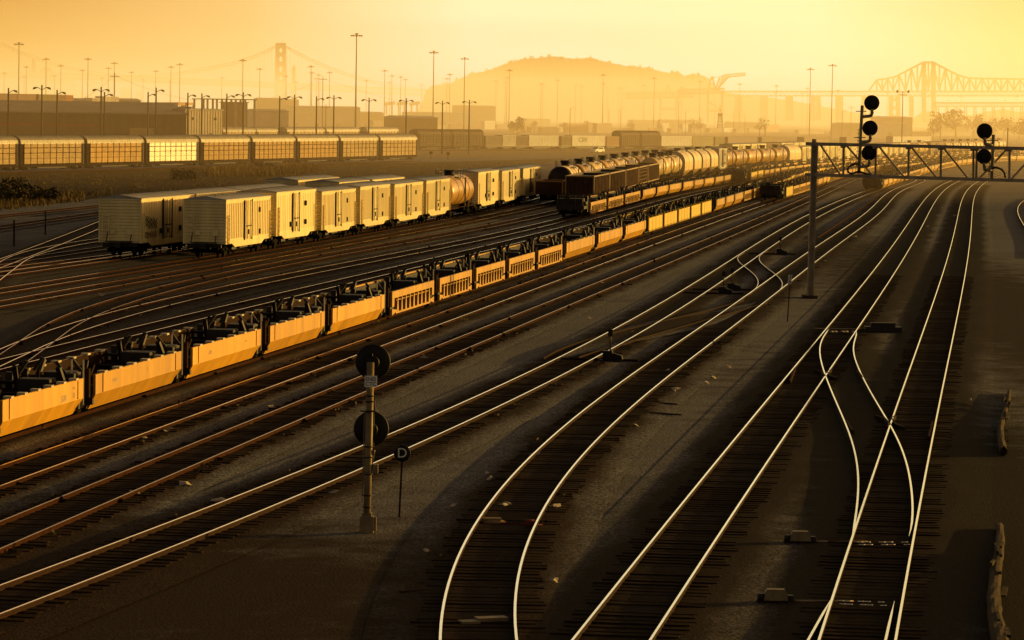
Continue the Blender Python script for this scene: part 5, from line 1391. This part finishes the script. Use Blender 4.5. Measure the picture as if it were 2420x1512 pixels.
# ---------------------------------------------------------------- signal gantry
g = ground(1914, 705); t = empty('signal_gantry', g, 0, 'steel truss signal gantry reaching across the tracks from one post', 'signal gantry'); b0 = g.copy()
YL, YR = g.y, g.y-7
def gy(px): return YL + (YR-YL)*(px-1923)/(2420-1923)
def gq(px, py, dy=0): return Vector(at(px, py, gy(px)+dy)) - b0
def ty(px): return 340 + (px-1923)*(351-340)/497
def by(px): return 413 + (px-1923)*(427-413)/497
mb = MB(); 
ptop = gq(1924.5, 336)
for sx in (-.15, .15): mb.bar(Vector((sx,0,0)), ptop+Vector((sx,0,0)), .07, .34, 0, (0,1,0))
mb.bar(Vector((0,0,0)), ptop, .26, .05, 0, (0,1,0)); mb.bar(Vector((0,.8,0)), ptop+Vector((0,.8,0)), .2, .2, 0, (0,1,0))
mb.build('post', 'truss', t)
MB().box(-.4,.4,-.4,1.2,0,.18).build('base_plate', 'concrete', t)
X1 = 2640
for dy in (0, .8):
    MB().bar(gq(1905, ty(1905), dy), gq(X1, ty(X1), dy), .19, .19).build('top_chord', 'truss', t)
    MB().bar(gq(1903, by(1903), dy), gq(X1, by(X1), dy), .19, .19).build('bottom_chord', 'truss', t)
for x in (1992, 2068, 2145.6, 2222, 2299, 2306, 2384, 2461, 2538):
    MB().bar(gq(x+1, ty(x)), gq(x, by(x)), .12, .12, 0, (0,1,0)).bar(gq(x, ty(x), 0), gq(x, ty(x), .8), .08).bar(gq(x, by(x), 0), gq(x, by(x), .8), .08).build('vertical', 'truss', t)
    MB().box(-.16,.16,-.02,.02,-.12,.06).build('gusset_plate', 'truss', t, gq(x, ty(x)+3, -.1))
for a, b in ((1937,1987),(1998,2064),(2074,2137),(2151,2214),(2227,2289)): MB().bar(gq(a, ty(a)), gq(b, by(b)), .10, .10).build('diagonal', 'truss', t)
for a, b in ((2381,2312),(2455,2387),(2532,2465)): MB().bar(gq(a, ty(a)), gq(b, by(b)), .10, .10).build('diagonal', 'truss', t)
MB().tube(ptop+Vector((0,.3,0)), ptop+Vector((0,.3,.18)), .14, 10).build('post_cap', 'truss', t)
def gantry_signal(mx0, my0, mx1, my1, discs, side, label, loop):
    global b0
    base = Vector(at(mx1, my1, gy(mx1)-.25)); tt = empty('signal_mast', base, 0, label, 'signal', 'signals on the gantry'); old = b0; b0 = base.copy()
    Yq = base.y; qq = lambda x, y, dy=0: Vector(at(x, y, Yq+dy)) - b0
    MB().tube((0,0,0), qq(mx0, my0), .10, 10).build('mast', 'truss', tt)
    for (cx, cy, r) in discs:
        disc(tt, qq(cx, cy, -.35), r*Yq/F)
        mxa = mx1 + (mx0-mx1)*((my1-(cy+32))/(my1-my0))
        MB().path([qq(mxa, cy+33), qq(cx-2*side, cy+31, -.15), qq(cx+1, cy+24, -.3), qq(cx, cy+14, -.35)], .095, 8).build('bracket', 'truss', tt)
    mb = MB()
    for y in range(int(my0)+14, int(my1), 62):
        mxa = mx1 + (mx0-mx1)*((my1-y)/(my1-my0))
        mb.bar(qq(mxa-15, y), qq(mxa+11, y), .05)
    mb.build('cross_rung', 'truss', tt)
    lx = -1
    mb = MB().bar(qq(mx0+lx*8, my0+55), qq(mx1+lx*8, my1), .025)
    for k in range(12): 
        y = my0+58+k*(my1-my0-60)/12; xx = mx0+(mx1-mx0)*(y-my0)/(my1-my0); mb.bar(qq(xx-9, y), qq(xx-2, y), .025)
    mb.build('ladder', 'truss', tt)
    mb = MB().path([qq(x, y, -.1) for x, y in loop], .06, 8); mb.build('cable', 'darker', tt)
    b0 = old
gantry_signal(2037, 249, 2029, 410, [(2059.5,243,18.3),(2055.5,303,18.3),(2053,361.5,18)], 1, 'left signal mast on the gantry with three black discs', [(2028,387),(2015,388),(2006,394),(2002,402),(2006,409),(2014,410),(2022,407),(2029,405),(2050,412),(2066,413)])
gantry_signal(2347, 318, 2343, 422, [(2326,310,18.8),(2324.5,370,18)], -1, 'right signal mast on the gantry with two black discs', [(2345,397),(2355,396),(2366,400),(2373,408),(2375,420)])

# ---------------------------------------------------------------- switch gear
def switch_stand(px, py, label):
    g = ground(px, py); t = empty('switch_stand', g, U(-.2,.2), label, 'switch stand', 'small dark switch stands')
    MB().box(-.45,.45,-.3,.3,0,.12).box(-.3,.1,-.25,.25,.12,.5).prism([(.1,.12),(.55,.12),(.5,.3),(.1,.42)], -.15, .15, 0, 'y').build('base', 'darker', t)
    MB().tube((0,0,.45),(0,0,1.5),.035,6).box(-.1,.1,-.015,.015,1.1,1.4).build('target_rod', 'darker', t)
    MB().bar((-2.4,.1,.1),(1.2,.1,.1),.12,.1).build('throw_rod', 'rust_dark', t)
switch_stand(1441, 856, 'dark switch stand beside the slanting crossover near the centre'); switch_stand(1709, 697, 'nearer of two dark switch stands left of the gantry post'); switch_stand(1729, 688, 'farther of two dark switch stands left of the gantry post'); switch_stand(1843, 603, 'tiny dark switch stand left of the gantry post top tracks')
def switch_machine(px, py, label, s=1.0):
    g = ground(px, py); t = empty('switch_machine', g, 0.02, label, 'switch machine', 'switch machines by the main tracks')
    t.scale = (s, s, s*1.2)
    MB().box(-.95,.95,-.35,.35,0,.14).build('base', 'rust_dark', t)
    MB().prism([(-.62,.14),(.62,.14),(.55,.5),(.45,.62),(-.45,.62),(-.55,.5)], -.28, .28, 0, 'y').build('housing', 'mast', t)
    MB().tube((-.75,0,.14),(-.75,0,.42),.2,10).box(.62,.9,-.2,.2,.14,.36).build('motor', 'dark', t)
    mb = MB()
    for y in (-.15, .12): mb.tube((.9,y,.13),(1.7/s,y,.13),.03,6)
    mb.build('throw_rod', 'steel_dull', t)
switch_machine(1890, 1284, 'upper of two switch machines at the bottom right', .42); switch_machine(1832, 1425, 'lower of two switch machines at the bottom right', .42)
g = ground(2085, 786); t = empty('switch_machine', g, 0, 'dark switch machine right of the crossover top between the main tracks', 'switch machine'); MB().box(-.9,.9,-.4,.4,0,.3).box(-.6,.6,-.28,.28,.3,.5).build('housing', 'dark', t); MB().tube((-.9,0,.15),(-3.4,.2,.15),.03,6).build('throw_rod', 'steel_dull', t)
def rods(pl, name, label):
    a = ground(*pl[0], .17); b = ground(*pl[1], .17); mb = MB(); n = 7
    for dy in (0, .5):
        for k in range(n):
            if k in (2, 5): continue
            p = a.lerp(b, k/n); q_ = a.lerp(b, (k+.9)/n); mb.tube(p+Vector((0,dy,0)), q_+Vector((0,dy,0)), .022, 6)
    tag(mb.build(name, 'steel'), label, 'switch rod')
rods([(2028,1287),(2152,1287)], 'switch_rod', 'upper pair of shining switch rods between the right main rails'); rods([(1984,1427),(2096,1431)], 'switch_rod', 'lower pair of shining switch rods between the right main rails'); rods([(1962,784),(2022,784)], 'switch_rod', 'switch rods across the left main track at the crossover top')

# ---------------------------------------------------------------- weathered logs at the right, debris
def log(x0, y0, x1, y1, w, h, label):
    a, b = ground(x0, y0), ground(x1, y1); L = (b-a).length; d = b-a; mb = MB(); rows = []; n = 26; m_ = 12
    for k in range(n):
        u = k/(n-1); tp = 1-.45*u
        for i in range(m_):
            an = 2*math.pi*i/m_; j = 1+U(-.12,.12)
            rows.append((u*L + U(-.15,.15), math.cos(an)*w*tp*j + .12*math.sin(u*5), h*.5*(1+math.sin(an)*j)*tp))
    mb.add(rows, [(k*m_+i, k*m_+(i+1) % m_, (k+1)*m_+(i+1) % m_, (k+1)*m_+i) for k in range(n-1) for i in range(m_)] + [tuple(range(m_))[::-1]])
    for k in range(14):
        x = U(.0, .8)*L; y = w*U(-1,1); mb.bar((x, y, h*U(.3,1)), (x+U(.6,2.4), y+U(-.1,.1), h*U(.4,1.05)), U(.04,.12), U(.03,.08))
    o = mb.build('weathered_log', 'concrete'); o.location = a; o.rotation_euler = (0,0,math.atan2(d.y, d.x)); tag(o, label, 'log'); return o
log(2370, 1078, 2377, 930, .12, .32, 'splintered grey log lying by the right edge, farther one'); log(2368, 1560, 2350, 1250, .18, .34, 'dark weathered log lying at the bottom right corner')
g = ground(1165, 1240); tag(MB().lathe([(.02,0),(.3,.02),(.38,.12),(.22,.22),(.02,.25)], (0,0,0), 'z', 9).box(-.25,.2,-.15,.2,.18,.3).build('crumpled_sack', 'paper', None, g), 'crumpled tan sack between the curved rails', 'sack'); bpy.data.objects['crumpled_sack'].scale = (1, .7, .6)
M['sack'] = mat('tan_sack_cloth', (.30, .2, .1), .9, 0, .4, 6); bpy.data.objects['crumpled_sack'].data.materials[0] = M['sack']
g = ground(1212, 1246); tag(MB().tube((-.55,0,.06),(.75,.05,.06),.035,6).tube((.3,0,.08),(.55,0,.08),.13,10).build('red_pipe', 'redpipe', None, g), 'dark red pipe lying beside the tan sack', 'pipe')
g = ground(1122, 1478); tag(MB().box(-.35,.05,-.2,.1,0,.12).box(.05,.7,-.1,.2,.02,.16).build('broken_plank', 'mast', None, g), 'broken grey plank pieces between the curved rails at the bottom', 'plank'); bpy.data.objects['broken_plank'].rotation_euler = (0,0,.35)
bp_ = [(945,1399,1030,1392),(1560,952,1600,955),(1500,972,1610,980)]
for i, (a, b, c, d_) in enumerate(bp_):
    A, B = ground(a, b, .05), ground(c, d_, .05); m0 = (A+B)/2
    o = MB().bar(A-m0, B-m0, .07, .05).build('old_cable', 'rust_dark', None, m0); tag(o, ['thin old cable lying left of the curved rails at the bottom', 'short old cable between the curved track and its neighbour', 'longer old cable between the curved track and its neighbour'][i], 'cable')
scr = [(855,1013),(727,889),(710,967),(1000,846),(640,967),(395,1024),(340,1040),(720,922),(1665,908),(1688,893),(1575,880),(1596,925),(1150,1124),(1160,1137),(1200,1197),(1190,1199),(1262,1080),(1305,1201),(1068,1201),(1010,1308),(1310,1377),(510,1190),(520,1188),(1345,795),(1396,752),(1640,775),(1612,770),(2190,535),(2290,945),(2345,565),(2340,520),(1420,670),(1340,630),(1240,640),(1080,690),(880,705),(700,770),(400,1020),(440,1150),(320,1170),(790,1170),(970,850),(1100,840),(1500,1010),(1720,870),(1450,815),(1490,790),(2050,540),(2255,510),(1950,620),(2020,560),(640,500),(820,700),(300,735),(330,748),(240,700),(1290,575),(1020,640),(560,620),(860,830)]
mb = MB()
for x, y in scr:
    for _ in range(2 if rnd() < .4 else 1):
        g = ground(x+U(-3,3), y+U(-2,2), .02); s_ = U(.08,.2); a = U(0,3.14)
        vs = []
        for k in range(5): an = a+k*1.257; vs.append((g.x+math.cos(an)*s_*U(.5,1.4), g.y+math.sin(an)*s_*U(.6,2.0), g.z+U(.0,.14)))
        mb.add(vs+[(g.x,g.y,g.z+.12)], [(0,1,5),(1,2,5),(2,3,5),(3,4,5),(4,0,5)])
tag(mb.build('litter', 'paper'), 'scattered scraps of pale paper and plastic on the gravel', kind='stuff')
# clumps of weeds and spoil along the rail sides
mb = MB()
for key in ('second', 'third', 'curved', 'signal', 'wells_near', 'behind_wells', 'wells_mid', 'gondolas', 'tanks'):
    p = PT[key]; Y = max(p.y0, 80)
    while Y < 380:
        off = random.choice([-1.05, 1.05, -.9, .95, -1.15])+U(-.15,.15)
        if proj(p.P(Y, off))[0] > -20: clump(mb, p.P(Y, off, .06), U(.1,.28), 5, U(.05,.12), .35)
        Y += U(.5, 3.2)*(1 if key in ('second', 'third') else 2.2)
tag(mb.build('weeds', M['leaf']), 'low dark weeds and grit heaps along the rusty rails', kind='stuff')
# rail joints
def joints(key, step, name='joint_spoil'):
    p = PT[key]; Y = max(p.y0, 70)+3
    par = [o for o in bpy.data.objects if o.name.startswith('railway_track') and (o.location - p.P(p.y0)).length < .5][0]
    while Y < 420:
        for off in (-HG, HG):
            if rnd() < .8:
                c = p.P(Y+U(-1,1), off, .1); d = Vector((p.dX(Y),1,0)).normalized()
                mb = MB(); clump(mb, c-par.location-Vector((0,0,.03)), .2, 9, .13, .35); o = mb.build(name, 'wood', par)
        Y += step
for k_ in ('second', 'third', 'wells_mid', 'behind_wells', 'gondolas', 'tanks', 'wells_near'): joints(k_, 12)

# ---------------------------------------------------------------- white car on the dirt road
g = ground(1411, 361.5); t = empty('parked_car', g, R(-125), 'small white estate car on the dirt road below the CSX container', 'car')
prof = [(-2.2,.35),(-2.25,.75),(-2.1,1.0),(-1.75,1.62),(.55,1.66),(1.25,1.08),(2.05,.95),(2.3,.7),(2.25,.35)]
MB().prism(prof, -.88, .88, 0, 'y').build('body', 'car_white', t)
MB().prism([(-1.65,1.08),(-1.45,1.52),(-.5,1.54),(-.5,1.06)], -.9, .9, 0, 'y').prism([(-.4,1.06),(-.4,1.54),(.45,1.54),(.95,1.1)], -.9, .9, 0, 'y').build('window', 'glass', t)
MB().add([(.62,-.72,1.63),(.62,.72,1.63),(1.27,.78,1.12),(1.27,-.78,1.12)], [(0,1,2,3)]).build('windscreen', 'glass', t)
for y in (-.62, .62): MB().box(2.16,2.32,y-.2,y+.2,.62,.8).build('headlight', 'white', t)
for x in (-1.4, 1.4):
    for y in (-.8, .8): MB().tube((x,y-.11,.33),(x,y+.11,.33),.34,14).build('wheel', 'tyre', t)
gm = bpy.data.objects.get('boxcar')
for o_ in list(bpy.data.objects):
    if o_.get('label', '').startswith('cream boxcar with graffiti'):
        mb = MB()
        for k in range(9):
            x = -6.8+k*.42; z = 2.0+noise1(k*1.9)*.35; pts = [(x+math.sin(q*2.1+k)*.2, -1.50, z+q*.11) for q in range(7)]
            for a, b in zip(pts, pts[1:]): mb.bar(a, b, .012, .07)
        for k in range(7):
            x = -6.6+k*.5; pts = [(x+math.cos(q*1.7+k)*.22, -1.50, 1.3+q*.08) for q in range(6)]
            for a, b in zip(pts, pts[1:]): mb.bar(a, b, .012, .06)
        mb.build('graffiti', 'dark', o_)
# posts on the field edge
for i, (x, yb, yt) in enumerate(((107,555,497),(33,582,520),(1018,378,358),(1058,378,360))):
    g = ground(x, yb); h = at(x, yt, g.y).z
    mb = MB().bar((0,0,0),(0,0,h),.09)
    if i > 1: mb.box(-.35,.35,-.03,.03,h-.6,h)
    tag(mb.build('marker_post', 'rust_dark', None, g), ['thin rusty marker post by the field tracks', 'thin dark marker post at the left edge tracks', 'left of two small sign posts on the dirt road', 'right of two small sign posts on the dirt road'][i], 'post')

# ---------------------------------------------------------------- drop prototypes that were never set down
for pr_ in [v for v in list(globals().values()) if isinstance(v, Proto)] + list(W.values()) + list(V.values()) + list(ak.values()):
    if not pr_.used:
        def kill(o):
            for c in list(o.children): kill(c)
            bpy.data.objects.remove(o)
        try: kill(pr_.root)
        except ReferenceError: pass
        pr_.used = True

# ---------------------------------------------------------------- light, sky, haze
SUN_AZ, SUN_EL = R(60), R(5.5)      # to the right of the view direction
sd = Vector((math.sin(SUN_AZ)*math.cos(SUN_EL), math.cos(SUN_AZ)*math.cos(SUN_EL), math.sin(SUN_EL)))
sl = bpy.data.lights.new('sun', 'SUN'); sl.energy = 5.0; sl.angle = R(.5); sl.color = (1.0, .58, .12)
so = bpy.data.objects.new('sun', sl); COL.objects.link(so); so.rotation_euler = sd.to_track_quat('Z', 'Y').to_euler(); so.location = (200, 150, 100)
w = bpy.data.worlds.new('World'); scene.world = w; w.use_nodes = True
nt = w.node_tree; L = nt.links.new
bg = nt.nodes['Background']
sk = N(nt, 'ShaderNodeTexSky', sky_type='NISHITA'); sk.sun_disc = False; sk.sun_elevation = SUN_EL; sk.sun_rotation = SUN_AZ; sk.dust_density = 5; sk.air_density = 1.5; sk.ozone_density = .5
tc = N(nt, 'ShaderNodeTexCoord')
def math_(op, a, b=None, clamp=False):
    n = N(nt, 'ShaderNodeMath', operation=op, use_clamp=clamp)
    for i, v in enumerate((a, b)):
        if v is None: continue
        if isinstance(v, (int, float)): n.inputs[i].default_value = v
        else: L(v, n.inputs[i])
    return n.outputs[0]
dt = N(nt, 'ShaderNodeVectorMath', operation='DOT_PRODUCT'); L(tc.outputs['Generated'], dt.inputs[0]); dt.inputs[1].default_value = sd
sx = N(nt, 'ShaderNodeSeparateXYZ'); L(tc.outputs['Generated'], sx.inputs[0])
el = math_('MAXIMUM', sx.outputs['Z'], 0.0)
fall = math_('POWER', 2.71828, math_('MULTIPLY', el, -6.0))
cr = N(nt, 'ShaderNodeValToRGB'); L(math_('MAXIMUM', dt.outputs['Value'], 0.0), cr.inputs['Fac'])
E = cr.color_ramp.elements
E[0].position = 0; E[0].color = (.40, .34, .28, 1)
E[1].position = 1; E[1].color = (6.0, 3.6, 1.1, 1)
for p_, c_ in ((.26, (.30, .17, .07, 1)), (.365, (.68, .30, .055, 1)), (.43, (1.02, .64, .20, 1)), (.49, (1.22, 1.14, .62, 1)), (.572, (1.27, 1.25, .60, 1)), (.63, (1.12, .90, .22, 1)), (.78, (1.5, 1.05, .36, 1)), (.92, (3.0, 1.9, .6, 1))):
    e = E.new(p_); e.color = c_
cl = N(nt, 'ShaderNodeMapping'); cl.inputs['Scale'].default_value = (3, 3, 42); L(tc.outputs['Generated'], cl.inputs['Vector'])
cn = N(nt, 'ShaderNodeTexNoise'); cn.inputs['Scale'].default_value = 2.2; cn.inputs['Detail'].default_value = 5; L(cl.outputs['Vector'], cn.inputs['Vector'])
cm = N(nt, 'ShaderNodeMapRange'); cm.inputs['From Min'].default_value = .3; cm.inputs['From Max'].default_value = .7; cm.inputs['To Min'].default_value = .93; cm.inputs['To Max'].default_value = 1.05; L(cn.outputs['Fac'], cm.inputs['Value'])
fall = math_('MULTIPLY', fall, cm.outputs['Result'])
glw = N(nt, 'ShaderNodeVectorMath', operation='SCALE'); L(cr.outputs['Color'], glw.inputs[0]); L(fall, glw.inputs['Scale'])
tint = N(nt, 'ShaderNodeMix', data_type='RGBA', blend_type='MULTIPLY'); tint.inputs['Factor'].default_value = 1
L(sk.outputs['Color'], tint.inputs['A']); tint.inputs['B'].default_value = (1.0, .72, .55, 1)
sc_ = N(nt, 'ShaderNodeVectorMath', operation='SCALE'); L(tint.outputs['Result'], sc_.inputs[0]); sc_.inputs['Scale'].default_value = SKY_S
ad = N(nt, 'ShaderNodeVectorMath', operation='ADD'); L(sc_.outputs[0], ad.inputs[0]); L(glw.outputs[0], ad.inputs[1])
bx_ = N(nt, 'ShaderNodeMapRange', interpolation_type='SMOOTHSTEP'); L(el, bx_.inputs['Value']); bx_.inputs['From Min'].default_value = .03; bx_.inputs['From Max'].default_value = .09
bf_ = math_('MULTIPLY', bx_.outputs['Result'], math_('POWER', 2.71828, math_('MULTIPLY', el, -7.0)))
fr_ = N(nt, 'ShaderNodeMapRange', interpolation_type='SMOOTHSTEP'); L(sx.outputs['Y'], fr_.inputs['Value']); fr_.inputs['From Min'].default_value = .3; fr_.inputs['From Max'].default_value = .9
bs_ = N(nt, 'ShaderNodeVectorMath', operation='SCALE'); bs_.inputs[0].default_value = (.88, .67, .47); L(math_('MULTIPLY', bf_, fr_.outputs['Result']), bs_.inputs['Scale'])
ad3 = N(nt, 'ShaderNodeVectorMath', operation='ADD'); L(ad.outputs[0], ad3.inputs[0]); L(bs_.outputs[0], ad3.inputs[1])
L(ad3.outputs[0], bg.inputs['Color']); bg.inputs['Strength'].default_value = 1.0
# haze: one low layer of self-glowing air over the whole yard and bay
if HAZE:
    hz = bpy.data.materials.new('haze'); hz.use_nodes = True; n2 = hz.node_tree; n2.nodes.clear()
    out = n2.nodes.new('ShaderNodeOutputMaterial'); vs_ = n2.nodes.new('ShaderNodeVolumeScatter')
    vs_.inputs['Color'].default_value = (1.0, .72, .34, 1); vs_.inputs['Density'].default_value = HAZE; vs_.inputs['Anisotropy'].default_value = .6
    em_ = n2.nodes.new('ShaderNodeEmission'); em_.inputs['Color'].default_value = (1.0, .475, .09, 1); em_.inputs['Strength'].default_value = HAZE*AIRLIGHT  # emission added in place of multiply scattered sunlight
    as_ = n2.nodes.new('ShaderNodeAddShader'); n2.links.new(vs_.outputs[0], as_.inputs[0]); n2.links.new(em_.outputs[0], as_.inputs[1])
    n2.links.new(as_.outputs[0], out.inputs['Volume'])
    M['haze'] = hz
    hb = MB().box(-8500, 8500, HZ0, 13500, -3, HZT).build('haze', 'haze'); tag(hb, 'golden evening haze lying over the yard and the bay', kind='stuff')
scene.cycles.volume_bounces = 0
scene.cycles.max_bounces = 4; scene.cycles.diffuse_bounces = 2; scene.cycles.glossy_bounces = 2; scene.cycles.transparent_max_bounces = 4
scene.cycles.use_denoising = DENO
scene.cycles.use_adaptive_sampling = False
scene.cycles.sample_clamp_indirect = 1.5
try: scene.cycles.denoiser = 'OPENIMAGEDENOISE'
except Exception: pass
scene.view_settings.view_transform = 'Standard'; scene.view_settings.look = 'None'; scene.view_settings.exposure = 0; scene.view_settings.gamma = 1
